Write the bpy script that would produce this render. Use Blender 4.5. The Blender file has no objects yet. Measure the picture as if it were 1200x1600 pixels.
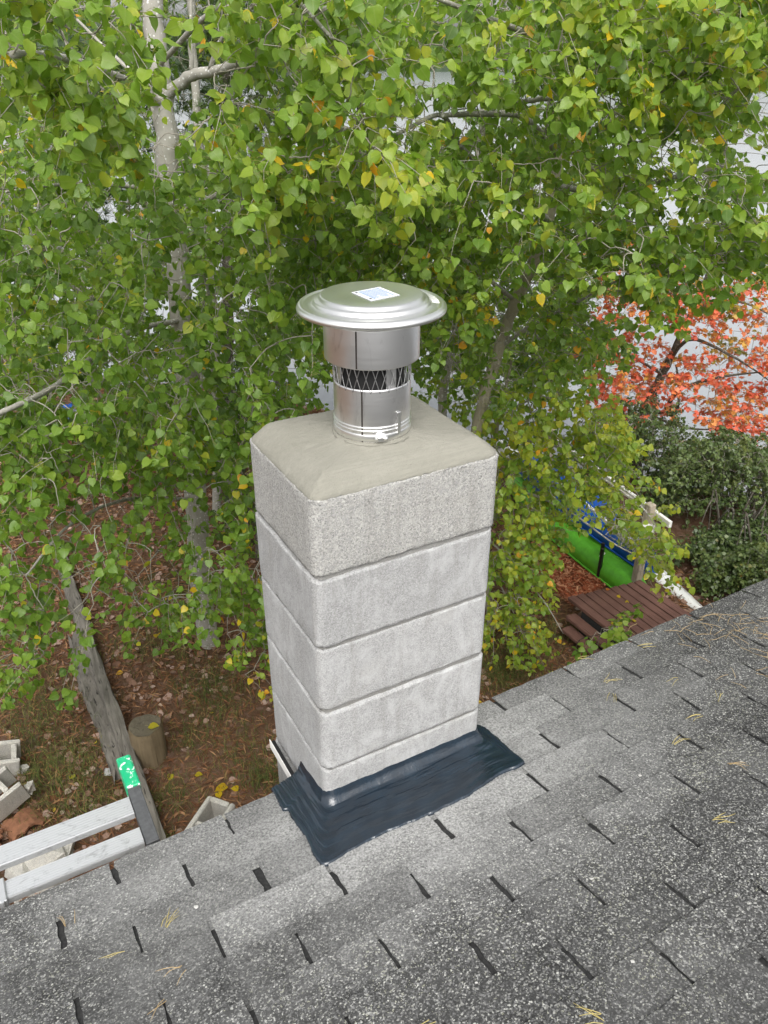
import bpy, math, random
import numpy as np
from mathutils import Vector, Matrix
random.seed(7); rng = np.random.default_rng(11)
scn = bpy.context.scene; COL = scn.collection
R_ = math.radians

# ------------------------------------------------------------------ camera
CAM = np.array([-0.59617, -1.39946, 0.83922])
FPX = 1262.07                                   # focal length in pixels of the 1200 x 1600 photograph
cam_d = bpy.data.cameras.new('camera'); cam = bpy.data.objects.new('camera', cam_d); COL.objects.link(cam)
cam.location = CAM; cam.rotation_euler = (1.0541319, -0.00067, -0.504705)
cam_d.sensor_fit = 'VERTICAL'; cam_d.sensor_height = 24; cam_d.lens = 24 * FPX / 1600
cam_d.clip_start = 0.05; cam_d.clip_end = 3000
scn.camera = cam
# ------------------------------------------------------------------ world, sun, exposure
SUN_EL, SUN_AZ = R_(50), R_(-25)                # azimuth measured from -Y (behind the photographer) towards +X
w = bpy.data.worlds.new('World'); scn.world = w; w.use_nodes = True
wn = w.node_tree; bg = wn.nodes['Background']
sky = wn.nodes.new('ShaderNodeTexSky'); sky.sky_type = 'NISHITA'; sky.sun_disc = False
sky.sun_elevation = SUN_EL; sky.sun_rotation = math.pi - SUN_AZ
sky.air_density = 1.0; sky.dust_density = 4.0; sky.ozone_density = 1.0
hs = wn.nodes.new('ShaderNodeHueSaturation'); hs.inputs['Saturation'].default_value = 0.12
wn.links.new(sky.outputs[0], hs.inputs['Color']); wn.links.new(hs.outputs[0], bg.inputs['Color'])
bg.inputs['Strength'].default_value = 0.15
sl = bpy.data.lights.new('sun', 'SUN'); sl.energy = 1.25; sl.angle = R_(45); sl.color = (1, .965, .91)
so = bpy.data.objects.new('sun', sl); COL.objects.link(so)
_sd = Vector((math.sin(SUN_AZ) * math.cos(SUN_EL), -math.cos(SUN_AZ) * math.cos(SUN_EL), math.sin(SUN_EL)))
so.rotation_euler = _sd.to_track_quat('Z', 'Y').to_euler(); so.location = (-3, -4, 8)
scn.view_settings.view_transform = 'Standard'; scn.view_settings.look = 'None'
scn.view_settings.gamma = 1; scn.view_settings.use_curve_mapping = False
scn.view_settings.exposure = 0.88
scn.render.engine = 'CYCLES'
scn.cycles.max_bounces = 8; scn.cycles.diffuse_bounces = 4; scn.cycles.transmission_bounces = 4; scn.cycles.glossy_bounces = 3

# ------------------------------------------------------------------ survey helpers (used to measure places from the photograph)
_M = np.array(cam.rotation_euler.to_matrix())
_fh = _M @ np.array([0, 0, -1.]); _fh[2] = 0; _fh /= np.linalg.norm(_fh)
def ray(x, y): return _M @ np.array([(x - 600) / FPX, -(y - 800) / FPX, -1.])
def onz(x, y, z): d = ray(x, y); return CAM + d * ((z - CAM[2]) / d[2])
def at(x, y, h):                                # a place h metres away, measured horizontally along the view
    d = ray(x, y); return CAM + d * (h / d.dot(_fh))
def to_px(P):
    q = (np.asarray(P) - CAM) @ _M
    return 600 + FPX * q[..., 0] / -q[..., 2], 800 - FPX * q[..., 1] / -q[..., 2], -q[..., 2]
def sstep(a, b, x): t = np.clip((x - a) / (b - a), 0, 1); return t * t * (3 - 2 * t)
GZ = -3.4; WATER = -4.5
def gz(x, y):
    s = .8 * x + .6 * y + .35 * np.sin(.7 * y - .4 * x) + .2 * np.sin(1.9 * x)
    return GZ - 2.0 * sstep(7.0, 11.5, s) - 1.5 * sstep(11, 16, s) + .03 * np.sin(2.1 * x + 1) * np.sin(1.7 * y) + .015 * np.sin(5 * x) * np.sin(4.3 * y + 2)
def G(x, y):                                    # the ground seen at a place in the photograph
    z = GZ
    for _ in range(6): p = onz(x, y, z); z = float(gz(p[0], p[1]))
    return onz(x, y, z)

# ------------------------------------------------------------------ object helpers
def tag(o, label=None, cat=None, group=None, kind=None):
    if label: o['label'] = label
    if cat: o['category'] = cat
    if group: o['group'] = group
    if kind: o['kind'] = kind
    return o
def link(o, parent=None):
    COL.objects.link(o)
    if parent is not None: o.parent = parent
    return o
def thing(name, label, cat, loc=(0, 0, 0), rz=0, group=None):
    o = bpy.data.objects.new(name, None); COL.objects.link(o); o.location = loc; o.rotation_euler = (0, 0, rz)
    o.empty_display_size = .1
    return tag(o, label, cat, group)
def np_mesh(name, V, F, mats, midx=None, attrs=None, smooth=True):
    """V (n,3), F list of int arrays (k,3)/(k,4) or one array."""
    me = bpy.data.meshes.new(name)
    V = np.asarray(V, np.float32)
    Fs = F if isinstance(F, list) else [F]
    Fs = [np.asarray(f, np.int32) for f in Fs if len(f)]
    me.vertices.add(len(V)); me.vertices.foreach_set('co', V.ravel())
    loops = np.concatenate([f.ravel() for f in Fs]); sizes = np.concatenate([np.full(len(f), f.shape[1], np.int32) for f in Fs])
    me.loops.add(len(loops)); me.loops.foreach_set('vertex_index', loops)
    me.polygons.add(len(sizes)); st = np.concatenate([[0], np.cumsum(sizes)[:-1]]).astype(np.int32)
    me.polygons.foreach_set('loop_start', st); me.polygons.foreach_set('loop_total', sizes)
    me.polygons.foreach_set('use_smooth', np.full(len(sizes), smooth, bool))
    for m in (mats if isinstance(mats, (list, tuple)) else [mats]): me.materials.append(m)
    if midx is not None: me.polygons.foreach_set('material_index', np.asarray(midx, np.int32))
    for k, a in (attrs or {}).items():
        a = np.asarray(a, np.float32)
        if a.ndim == 1: me.attributes.new(k, 'FLOAT', 'POINT').data.foreach_set('value', a)
        else: me.attributes.new(k, 'FLOAT_VECTOR', 'POINT').data.foreach_set('vector', a.ravel())
    me.update(calc_edges=True); me.validate()
    return me
def obj(name, me, parent=None, loc=None, rot=None):
    o = bpy.data.objects.new(name, me); link(o, parent)
    if loc is not None: o.location = loc
    if rot is not None: o.rotation_euler = rot
    return o
class MB:
    """collects shapes, builds ONE mesh"""
    def __init__(s): s.V = []; s.Q = []; s.T = []; s.n = 0; s.mq = []; s.mt = []
    def add(s, V, Q=(), T=(), m=0):
        V = np.asarray(V, float); s.V.append(V)
        if len(Q): s.Q.append(np.asarray(Q, int) + s.n); s.mq += [m] * len(Q)
        if len(T): s.T.append(np.asarray(T, int) + s.n); s.mt += [m] * len(T)
        s.n += len(V); return s
    def build(s, name, mats, smooth=False):
        F = []
        if s.Q: F.append(np.concatenate(s.Q))
        if s.T: F.append(np.concatenate(s.T))
        return np_mesh(name, np.concatenate(s.V), F, mats, s.mq + s.mt, smooth=smooth)
    def box(s, x0, x1, y0, y1, z0, z1, b=.002, jit=0, M=None, m=0):
        # a box with chamfered edges: three rings of an octagon-cornered outline
        P = []
        for (z, i) in ((z0, b), (z0 + b, 0), (z1 - b, 0), (z1, b)):
            c = b
            P += [(x0 + i + c, y0 + i, z), (x1 - i - c, y0 + i, z), (x1 - i, y0 + i + c, z), (x1 - i, y1 - i - c, z),
                  (x1 - i - c, y1 - i, z), (x0 + i + c, y1 - i, z), (x0 + i, y1 - i - c, z), (x0 + i, y0 + i + c, z)]
        P = np.array(P, float)
        if jit: P += rng.normal(0, jit, P.shape)
        if M is not None: P = P @ M[:3, :3].T + M[:3, 3]
        Q = [(r * 8 + k, r * 8 + (k + 1) % 8, r * 8 + 8 + (k + 1) % 8, r * 8 + 8 + k) for r in range(3) for k in range(8)]
        Q += [(5, 4, 3, 2), (6, 5, 2, 1), (7, 6, 1, 0)]
        Q += [(24 + a, 24 + b_, 24 + c_, 24 + d) for (a, b_, c_, d) in ((2, 3, 4, 5), (1, 2, 5, 6), (0, 1, 6, 7))]
        return s.add(P, Q, m=m)
    def tube(s, pts, rad, k=8, cap=True, m=0, wob=0):
        V, Q = tube(pts, rad, k, wob)
        T = []
        n = len(pts)
        if cap:
            V = np.concatenate([V, [pts[0], pts[-1]]])
            T = [(n * k, (i + 1) % k, i) for i in range(k)] + [(n * k + 1, (n - 1) * k + i, (n - 1) * k + (i + 1) % k) for i in range(k)]
        return s.add(V, Q, T, m=m)
    def lathe(s, prof, k=64, c=(0, 0, 0), m=0, a0=0, a1=2 * math.pi):
        full = abs(a1 - a0 - 2 * math.pi) < 1e-6; n = len(prof); kk = k if full else k + 1
        A = a0 + (a1 - a0) * np.arange(kk) / k
        V = np.array([(c[0] + r * math.cos(a), c[1] + r * math.sin(a), c[2] + z) for (r, z) in prof for a in A])
        Q = [(i * kk + j, i * kk + (j + 1) % kk, (i + 1) * kk + (j + 1) % kk, (i + 1) * kk + j) for i in range(n - 1) for j in range(k)]
        return s.add(V, Q, m=m)
def tube(pts, rad, k=6, wob=0):
    P = np.asarray(pts, float); n = len(P); rad = np.broadcast_to(rad, (n,))
    T = np.gradient(P, axis=0); T /= np.linalg.norm(T, axis=1)[:, None] + 1e-9
    ref = np.array([0, 0, 1.]) if abs(T[:, 2]).mean() < .8 else np.array([1., 0, 0])
    A = np.cross(T, ref); A /= np.linalg.norm(A, axis=1)[:, None] + 1e-9; B = np.cross(T, A)
    a = np.arange(k) * 2 * math.pi / k
    rr = rad[:, None] * (1 + (rng.normal(0, wob, (n, k)) if wob else 0))
    V = P[:, None] + rr[..., None] * (np.cos(a)[None, :, None] * A[:, None] + np.sin(a)[None, :, None] * B[:, None])
    Q = [(i * k + j, i * k + (j + 1) % k, (i + 1) * k + (j + 1) % k, (i + 1) * k + j) for i in range(n - 1) for j in range(k)]
    return V.reshape(-1, 3), np.array(Q)
def smooth_path(C, m=6):
    C = np.asarray(C, float); P = np.vstack([2 * C[0] - C[1], C, 2 * C[-1] - C[-2]]); out = []
    for i in range(1, len(P) - 2):
        for t in np.arange(m) / m:
            a, b, c, d = P[i - 1:i + 3]
            out.append(.5 * (2 * b + (c - a) * t + (2 * a - 5 * b + 4 * c - d) * t * t + (3 * b - a - 3 * c + d) * t ** 3))
    out.append(C[-1]); return np.array(out)

# ------------------------------------------------------------------ materials
def N(nt, typ, ins=None, **props):
    n = nt.nodes.new('ShaderNode' + typ)
    for k, v in props.items(): setattr(n, k, v)
    for k, v in (ins or {}).items():
        s = n.inputs[k]
        if isinstance(v, bpy.types.NodeSocket): nt.links.new(v, s)
        else: s.default_value = v
    return n
def ramp(nt, fac, stops, interp='LINEAR'):
    n = nt.nodes.new('ShaderNodeValToRGB'); nt.links.new(fac, n.inputs[0]); cr = n.color_ramp; cr.interpolation = interp
    while len(cr.elements) < len(stops): cr.elements.new(.5)
    for e, (p, c) in zip(cr.elements, stops):
        e.position = p; e.color = (*c, 1) if len(c) == 3 else c
    return n.outputs[0]
def g1(v): return (v, v, v)
def new_mat(name):
    m = bpy.data.materials.new(name); m.use_nodes = True; nt = m.node_tree
    return m, nt, nt.nodes['Principled BSDF']
def mix(nt, fac, a, b, mode='MIX'):
    n = nt.nodes.new('ShaderNodeMix'); n.data_type = 'RGBA'; n.blend_type = mode
    for s, v in ((n.inputs[0], fac), (n.inputs[6], a), (n.inputs[7], b)):
        if isinstance(v, bpy.types.NodeSocket): nt.links.new(v, s)
        elif isinstance(v, (tuple, list)): s.default_value = (*v[:3], 1)
        else: s.default_value = v
    return n.outputs[2]
def math_(nt, op, a, b=0., clamp=False):
    n = nt.nodes.new('ShaderNodeMath'); n.operation = op; n.use_clamp = clamp
    for i, v in enumerate((a, b)):
        if isinstance(v, bpy.types.NodeSocket): nt.links.new(v, n.inputs[i])
        else: n.inputs[i].default_value = v
    return n.outputs[0]
def noise(nt, co, scale, detail=4, rough=.55, dist=0):
    return N(nt, 'TexNoise', {'Vector': co, 'Scale': scale, 'Detail': detail, 'Roughness': rough, 'Distortion': dist}).outputs[0]
def vor(nt, co, scale, feat='F1', out='Color'):
    return N(nt, 'TexVoronoi', {'Vector': co, 'Scale': scale}, feature=feat).outputs[out]
def pos(nt): return N(nt, 'NewGeometry').outputs['Position']
def scaled(nt, co, s): return N(nt, 'Mapping', {'Vector': co, 'Scale': s}).outputs[0]
def bump(nt, bs, h, dist, strength=1.):
    b = N(nt, 'Bump', {'Height': h, 'Distance': dist, 'Strength': strength}); nt.links.new(b.outputs[0], bs.inputs['Normal'])
def setc(nt, bs, c, rough=None, metal=None, spec=None):
    if isinstance(c, bpy.types.NodeSocket): nt.links.new(c, bs.inputs['Base Color'])
    else: bs.inputs['Base Color'].default_value = (*c, 1)
    if rough is not None:
        if isinstance(rough, bpy.types.NodeSocket): nt.links.new(rough, bs.inputs['Roughness'])
        else: bs.inputs['Roughness'].default_value = rough
    if metal is not None: bs.inputs['Metallic'].default_value = metal
    if spec is not None: bs.inputs['Specular IOR Level'].default_value = spec

def m_concrete(name, base, speck, smear, pore, bd):
    m, nt, bs = new_mat(name); p = pos(nt)
    rnd = N(nt, 'ObjectInfo').outputs['Random']
    big = noise(nt, p, 7, 4, .6); c = mix(nt, big, tuple(b * .82 for b in base), tuple(b * 1.14 for b in base))
    cells = vor(nt, p, 300); sv = N(nt, 'SeparateColor', {'Color': cells}).outputs[0]
    c = mix(nt, speck, c, ramp(nt, sv, [(0, g1(.10)), (.2, g1(.28)), (.55, base), (.85, tuple(min(.85, b * 1.5) for b in base))]))
    fine = noise(nt, p, 300, 3, .7); c = mix(nt, .5, c, ramp(nt, fine, [(.3, g1(.3)), (.65, g1(.9))]), 'OVERLAY')
    # dark open pores
    pv = noise(nt, p, 230, 2, .5); pm = ramp(nt, pv, [(.28, g1(1)), (.34, g1(0))]); c = mix(nt, math_(nt, 'MULTIPLY', pm, pore), c, g1(.06))
    # pale cement smears and patches
    sm = noise(nt, scaled(nt, p, (9, 9, 6)), 1, 7, .72, 1.6); smm = ramp(nt, sm, [(.47, g1(0)), (.68, g1(1))])
    c = mix(nt, math_(nt, 'MULTIPLY', smm, smear), c, g1(.47))
    ds = noise(nt, scaled(nt, p, (5, 5, 9)), 1, 4, .6, .6); dm = ramp(nt, ds, [(.56, g1(0)), (.75, g1(1))])
    c = mix(nt, math_(nt, 'MULTIPLY', dm, .3), c, (.30, .285, .25))
    vs = noise(nt, scaled(nt, p, (38, 38, 3.5)), 1, 4, .6, .3); c = mix(nt, ramp(nt, vs, [(.52, g1(0)), (.72, g1(.32))]), c, (.20, .19, .17))
    hsv = N(nt, 'HueSaturation', {'Color': c, 'Value': math_(nt, 'ADD', math_(nt, 'MULTIPLY', rnd, .16), .92)}).outputs[0]
    setc(nt, bs, hsv, .92, spec=.25)
    h = math_(nt, 'ADD', math_(nt, 'MULTIPLY', sv, .5), math_(nt, 'SUBTRACT', fine, math_(nt, 'MULTIPLY', pm, pore)))
    bump(nt, bs, h, bd, .9); return m
M_BLOCK_TOP = m_concrete('rough concrete', (.298, .292, .274), .52, .08, .8, .0024)
M_BLOCK = m_concrete('washed concrete', (.292, .291, .287), .26, .75, .35, .0013)
M_JOINT = m_concrete('joint mortar', (.19, .186, .175), .2, .1, .5, .002)
M_RUBBLE = m_concrete('old concrete', (.44, .42, .375), .3, .3, .5, .003)

m, nt, bs = new_mat('crown mortar'); p = pos(nt)                         # troweled mortar, brush lines along the edges
a = noise(nt, p, 9, 5, .6); c = mix(nt, a, (.200, .193, .160), (.268, .260, .222))
st = noise(nt, scaled(nt, p, (14, 190, 190)), 1, 3, .6, .3); c = mix(nt, .16, c, ramp(nt, st, [(.3, g1(.3)), (.7, g1(.72))]), 'OVERLAY')
sp = noise(nt, p, 420, 2, .6); c = mix(nt, ramp(nt, sp, [(.27, g1(.8)), (.33, g1(0))]), c, (.12, .11, .09))
setc(nt, bs, c, .9, spec=.25)
bump(nt, bs, math_(nt, 'ADD', math_(nt, 'MULTIPLY', st, .45), math_(nt, 'ADD', sp, math_(nt, 'MULTIPLY', noise(nt, p, 60, 3), 1.2))), .002, .8)
M_CROWN = m

def m_shingle(name):
    m, nt, bs = new_mat(name); p = pos(nt); oi = N(nt, 'ObjectInfo').outputs['Random']
    ce = N(nt, 'SeparateColor', {'Color': vor(nt, p, 300)})
    ce2 = N(nt, 'SeparateColor', {'Color': vor(nt, p, 170)}).outputs[1]
    grain = ramp(nt, ce.outputs[0], [(0, g1(.010)), (.35, g1(.032)), (.6, g1(.075)), (.8, g1(.16)), (.93, (.32, .32, .30)), (1, (.52, .52, .48))])
    g2 = ramp(nt, ce2, [(0, g1(.35)), (.6, g1(1.)), (1, g1(1.9))]); c = mix(nt, .64, grain, g2, 'MULTIPLY')
    # weathering: pale bare patches, darker patches
    pn = noise(nt, p, 3.2, 6, .65, .4); c = mix(nt, ramp(nt, pn, [(.3, g1(.08)), (.7, g1(.5))]), c, (.20, .20, .195))
    pd = noise(nt, p, 7, 4, .6); c = mix(nt, ramp(nt, pd, [(.5, g1(0)), (.75, g1(.2))]), c, g1(.05))
    # lichen specks in drifts
    lz = noise(nt, p, 4.5, 4, .6, .8); lv = noise(nt, p, 165, 3, .65)
    lm = math_(nt, 'GREATER_THAN', math_(nt, 'ADD', lv, math_(nt, 'MULTIPLY', lz, .30)), .80)
    c = mix(nt, math_(nt, 'MULTIPLY', lm, .6), c, mix(nt, noise(nt, p, 30, 2), (.36, .37, .25), (.62, .62, .52)))
    # cement dust trodden round the chimney: distance from a line along its base
    q = N(nt, 'VectorMath', {0: N(nt, 'VectorMath', {0: p, 1: (.25, -.02, -.95)}, operation='SUBTRACT').outputs[0], 1: (.75, 1.5, 1)}, operation='MULTIPLY').outputs[0]
    dist = N(nt, 'VectorMath', {0: q}, operation='LENGTH').outputs['Value']
    dn = math_(nt, 'ADD', dist, math_(nt, 'MULTIPLY', math_(nt, 'SUBTRACT', noise(nt, p, 8, 5, .7, .8), .5), .75))
    dm = ramp(nt, dn, [(.22, g1(.95)), (.42, g1(.6)), (.85, g1(0))])
    c = mix(nt, math_(nt, 'MULTIPLY', dm, ramp(nt, lv, [(.35, g1(.25)), (.6, g1(1))])), c, (.42, .42, .41))
    c = N(nt, 'HueSaturation', {'Color': c, 'Value': math_(nt, 'ADD', math_(nt, 'MULTIPLY', oi, .34), .70)}).outputs[0]
    setc(nt, bs, c, .93, spec=.2)
    bump(nt, bs, math_(nt, 'ADD', ce.outputs[1], math_(nt, 'MULTIPLY', ce2, 1.3)), .0022, .9)
    return m
M_SHINGLE = m_shingle('asphalt shingle')
m, nt, bs = new_mat('roof felt'); setc(nt, bs, ramp(nt, noise(nt, pos(nt), 120), [(.3, g1(.008)), (.7, g1(.035))]), .95); M_FELT = m

m, nt, bs = new_mat('roof cement'); p = pos(nt)
c = ramp(nt, noise(nt, p, 20, 4), [(.3, (.008, .014, .022)), (.7, (.012, .024, .038))])
setc(nt, bs, c, ramp(nt, noise(nt, p, 28, 4, .6), [(.3, g1(.07)), (.7, g1(.20))]), spec=.75)
fl = noise(nt, p, 260, 3, .6); bump(nt, bs, math_(nt, 'ADD', math_(nt, 'MULTIPLY', noise(nt, p, 45, 4, .6), .6), math_(nt, 'MULTIPLY', fl, .35)), .002, .7); M_TAR = m

def m_metal(name, c, rough, streak=.55):
    m, nt, bs = new_mat(name); tc = N(nt, 'TexCoord').outputs['Object']
    s = noise(nt, scaled(nt, tc, (6, 6, 260)), 1, 3, .6); sm = noise(nt, scaled(nt, tc, (26, 26, 9)), 1, 6, .7, 1.1)
    col = mix(nt, ramp(nt, sm, [(.56, g1(0)), (.75, g1(streak))]), c, tuple(x * .45 for x in c))
    setc(nt, bs, col, math_(nt, 'ADD', math_(nt, 'MULTIPLY', s, .16), rough), 1.0)
    bump(nt, bs, s, .0004, .25); return m
M_STEEL = m_metal('stainless steel', (.78, .775, .775), .30)
M_LID = m_metal('lid steel', (.86, .86, .84), .24, .12)
M_MESHW = m_metal('wire', (.45, .45, .45), .35)
m, nt, bs = new_mat('black inside'); setc(nt, bs, g1(.012), .8); M_BLACK = m
m, nt, bs = new_mat('seam'); setc(nt, bs, (.06, .05, .045), .5, .6); M_SEAM = m
def flat(name, c, rough=.6, var=.15, sc=40, spec=.4, metal=0):
    m, nt, bs = new_mat(name); tc = N(nt, 'TexCoord').outputs['Object']
    n = noise(nt, tc, sc, 5, .65)
    setc(nt, bs, ramp(nt, n, [(.25, tuple(x * (1 - var) for x in c)), (.75, tuple(min(1, x * (1 + var)) for x in c))]), rough, metal, spec)
    bump(nt, bs, n, .001, .3); return m
M_PAPER = flat('sticker paper', (.62, .64, .67), .5, .03); M_INK = flat('print blue', (.25, .36, .58), .6, .05); M_INKD = flat('print black', (.03, .03, .035), .6)
def m_alu():
    m, nt, bs = new_mat('aluminium'); tc = N(nt, 'TexCoord').outputs['Object']
    d = noise(nt, scaled(nt, tc, (26, 40, 40)), 1, 6, .75, .6); c = mix(nt, ramp(nt, d, [(.54, g1(0)), (.74, g1(.75))]), (.54, .55, .56), (.16, .16, .16))
    setc(nt, bs, c, .42, .55); bump(nt, bs, noise(nt, scaled(nt, tc, (10, 300, 300)), 1, 3), .0004, .5); return m
M_ALU = m_alu()
def m_green():
    m, nt, bs = new_mat('green tape'); tc = N(nt, 'TexCoord').outputs['Object']
    d = noise(nt, tc, 38, 4, .6, 1.6); c = ramp(nt, d, [(.46, (.01, .36, .16)), (.57, (.03, .42, .20)), (.60, (.72, .78, .74))])
    setc(nt, bs, c, .4); return m
M_GREEN = m_green()
M_DGREY = flat('grey rubber', (.075, .077, .08), .6, .3, 60)
def m_wood(name, a, b, sc=(60, 6, 60), crack=.5):
    m, nt, bs = new_mat(name); tc = N(nt, 'TexCoord').outputs['Object']
    g = noise(nt, scaled(nt, tc, sc), 1, 5, .65, .6); c = mix(nt, g, a, b)
    k = noise(nt, scaled(nt, tc, tuple(s * 1.4 for s in sc)), 1, 2, .5, .4); km = ramp(nt, k, [(.30, g1(crack)), (.38, g1(0))])
    c = mix(nt, km, c, tuple(x * .15 for x in a)); big = noise(nt, tc, 5, 4); c = mix(nt, .5, c, ramp(nt, big, [(.3, g1(.3)), (.7, g1(.7))]), 'OVERLAY')
    setc(nt, bs, c, .85, spec=.2); bump(nt, bs, math_(nt, 'SUBTRACT', g, km), .006, .8); return m
M_TIMBER = m_wood('weathered timber', (.075, .068, .058), (.215, .197, .17), (60, 7, 60), .8)
M_STUMP = m_wood('stump side', (.095, .072, .042), (.27, .21, .13), (40, 40, 3))
M_STUMPTOP = m_wood('stump top', (.06, .05, .035), (.16, .14, .10), (30, 30, 30), .3)
M_DECK = m_wood('brown deck stain', (.105, .052, .040), (.195, .105, .085), (70, 5, 70), .4)
M_POST = m_wood('grey post wood', (.30, .25, .19), (.46, .40, .32), (50, 50, 5), .4)
M_WHITEP = flat('white paint', (.74, .73, .70), .55, .08, 25)
M_TERRA = flat('terracotta', (.21, .095, .05), .8, .4, 30)
M_KGREEN = flat('lime plastic', (.10, .37, .025), .4, .25, 14); M_KBLUE = flat('blue plastic', (.008, .085, .40), .35, .1, 8); M_KWHITE = flat('white hull', (.78, .78, .76), .35, .05, 8)
M_STONE = flat('stone', (.33, .33, .32), .85, .3, 25); M_CONE = flat('pine cone', (.07, .045, .03), .85, .4, 80)
M_MORT = flat('mortar crumb', (.48, .47, .45), .9, .15, 60)
M_DRYN = flat('dry needles', (.36, .26, .13), .7, .35, 30); M_NEEDG = flat('yellow needles', (.40, .33, .12), .7, .3, 30)
M_BMETAL = flat('black metal', (.012, .012, .013), .35, .2); M_SIDING = flat('house siding', (.45, .42, .37), .8, .1)
M_TARP = flat('blue tarp', (.02, .10, .42), .5, .2, 6)

def m_bark(name, a, b, lich, la=(.42, .43, .40)):
    m, nt, bs = new_mat(name); p = pos(nt)
    g = noise(nt, scaled(nt, p, (30, 30, 12)), 1, 5, .65, .5); c = mix(nt, g, a, b)
    sp = N(nt, 'TexVoronoi', {'Vector': p, 'Scale': 42., 'Randomness': 1.}).outputs['Distance']
    wh = ramp(nt, math_(nt, 'ADD', sp, math_(nt, 'MULTIPLY', noise(nt, p, 14, 3), .55)), [(.45, g1(lich)), (.54, g1(0))]); c = mix(nt, wh, c, la)
    setc(nt, bs, c, .88, spec=.2); bump(nt, bs, g, .006, .6); return m
M_BARK = m_bark('aspen bark', (.24, .23, .20), (.38, .365, .32), .95, (.58, .58, .55))
M_BARKG = m_bark('young bark', (.27, .245, .175), (.40, .365, .27), .3)
M_BARKD = m_bark('dark bark', (.05, .045, .035), (.13, .115, .09), .5)
M_TWIG = flat('twigs', (.27, .25, .21), .85, .35, 40)

def m_leaf(name, stops, trans=.50, under=(.20, .26, .15), rough=.40):
    m, nt, bs = new_mat(name)
    t = N(nt, 'Attribute', attribute_name='tint').outputs['Fac']; lp = N(nt, 'Attribute', attribute_name='lp').outputs['Vector']
    p = pos(nt); tn = math_(nt, 'ADD', t, math_(nt, 'MULTIPLY', math_(nt, 'SUBTRACT', noise(nt, p, 60, 3), .5), .12))
    c = ramp(nt, tn, stops)
    s = N(nt, 'SeparateXYZ', {'Vector': lp}); ax = math_(nt, 'ABSOLUTE', s.outputs[0])
    mid = ramp(nt, ax, [(.015, g1(1)), (.06, g1(0))])
    vv = math_(nt, 'SINE', math_(nt, 'MULTIPLY', math_(nt, 'SUBTRACT', s.outputs[1], math_(nt, 'MULTIPLY', ax, .75)), 44.))
    vm = ramp(nt, vv, [(.90, g1(0)), (1., g1(.55))])
    veins = math_(nt, 'MAXIMUM', mid, vm)
    c = mix(nt, math_(nt, 'MULTIPLY', veins, .38), c, mix(nt, .5, c, (.34, .40, .15)))
    back = N(nt, 'NewGeometry').outputs['Backfacing']; cb = mix(nt, .45, c, under); cc = mix(nt, back, c, cb)
    setc(nt, bs, cc, rough, spec=.5)
    bump(nt, bs, veins, .0006, .5)
    tr = N(nt, 'BsdfTranslucent', {'Color': mix(nt, 1., c, (1.5, 1.55, .8), 'MULTIPLY')})
    ms = N(nt, 'MixShader', {0: trans, 1: bs.outputs[0], 2: tr.outputs[0]})
    nt.links.new(ms.outputs[0], nt.nodes['Material Output'].inputs[0]); return m
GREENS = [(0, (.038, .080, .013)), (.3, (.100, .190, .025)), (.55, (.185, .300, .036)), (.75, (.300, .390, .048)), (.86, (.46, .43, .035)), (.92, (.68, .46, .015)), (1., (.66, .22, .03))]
M_LEAF = m_leaf('aspen leaf', GREENS)
M_RED = m_leaf('maple leaf', [(0, (.14, .20, .04)), (.15, (.38, .30, .05)), (.40, (.66, .32, .08)), (.68, (.68, .18, .075)), (.9, (.58, .07, .07)), (1, (.50, .03, .07))], .35, (.5, .25, .12))
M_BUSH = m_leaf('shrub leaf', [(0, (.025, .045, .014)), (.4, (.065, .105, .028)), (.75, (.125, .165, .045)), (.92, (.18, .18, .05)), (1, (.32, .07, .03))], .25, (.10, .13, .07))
M_PINE = m_leaf('pine needles', [(0, (.012, .030, .010)), (.5, (.035, .075, .018)), (1, (.09, .14, .03))], .2, (.06, .09, .04))
m, nt, bs = new_mat('petiole'); setc(nt, bs, (.24, .22, .06), .5); M_PET = m

m, nt, bs = new_mat('forest floor'); p = pos(nt)
a = noise(nt, p, 1.1, 6, .65, .5); c = mix(nt, ramp(nt, a, [(.35, g1(0)), (.65, g1(1))]), (.095, .050, .028), (.17, .10, .062))
fb = noise(nt, scaled(nt, p, (120, 28, 60)), 1, 4, .7, 2.5); c = mix(nt, .7, c, ramp(nt, fb, [(.3, g1(.2)), (.7, g1(.85))]), 'OVERLAY')
mo = noise(nt, p, 1.7, 5, .6, .6); c = mix(nt, ramp(nt, mo, [(.52, g1(0)), (.68, g1(.75))]), c, mix(nt, noise(nt, p, 60), (.035, .045, .012), (.10, .105, .035)))
ll = N(nt, 'SeparateColor', {'Color': vor(nt, p, 34)}).outputs[0]; c = mix(nt, ramp(nt, ll, [(.72, g1(0)), (.8, g1(.5))]), c, (.20, .13, .10))
setc(nt, bs, c, .95, spec=.15); bump(nt, bs, math_(nt, 'ADD', fb, noise(nt, p, 25, 4)), .02, .8); M_GROUND = m
m, nt, bs = new_mat('mulch'); p = pos(nt); c = ramp(nt, N(nt, 'SeparateColor', {'Color': vor(nt, scaled(nt, p, (60, 110, 60)), 1)}).outputs[0], [(0, (.12, .035, .015)), (.5, (.32, .085, .035)), (1, (.48, .22, .12))]); setc(nt, bs, c, .9); bump(nt, bs, noise(nt, p, 60), .02); M_MULCH = m
def m_litter(name, stops):
    m, nt, bs = new_mat(name); setc(nt, bs, ramp(nt, N(nt, 'Attribute', attribute_name='tint').outputs['Fac'], stops), .85, spec=.2); return m
M_LITTER = m_litter('dead leaves', [(0, (.09, .045, .03)), (.4, (.21, .125, .085)), (.75, (.34, .235, .19)), (.92, (.40, .30, .25)), (1, (.5, .36, .05))])
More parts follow.
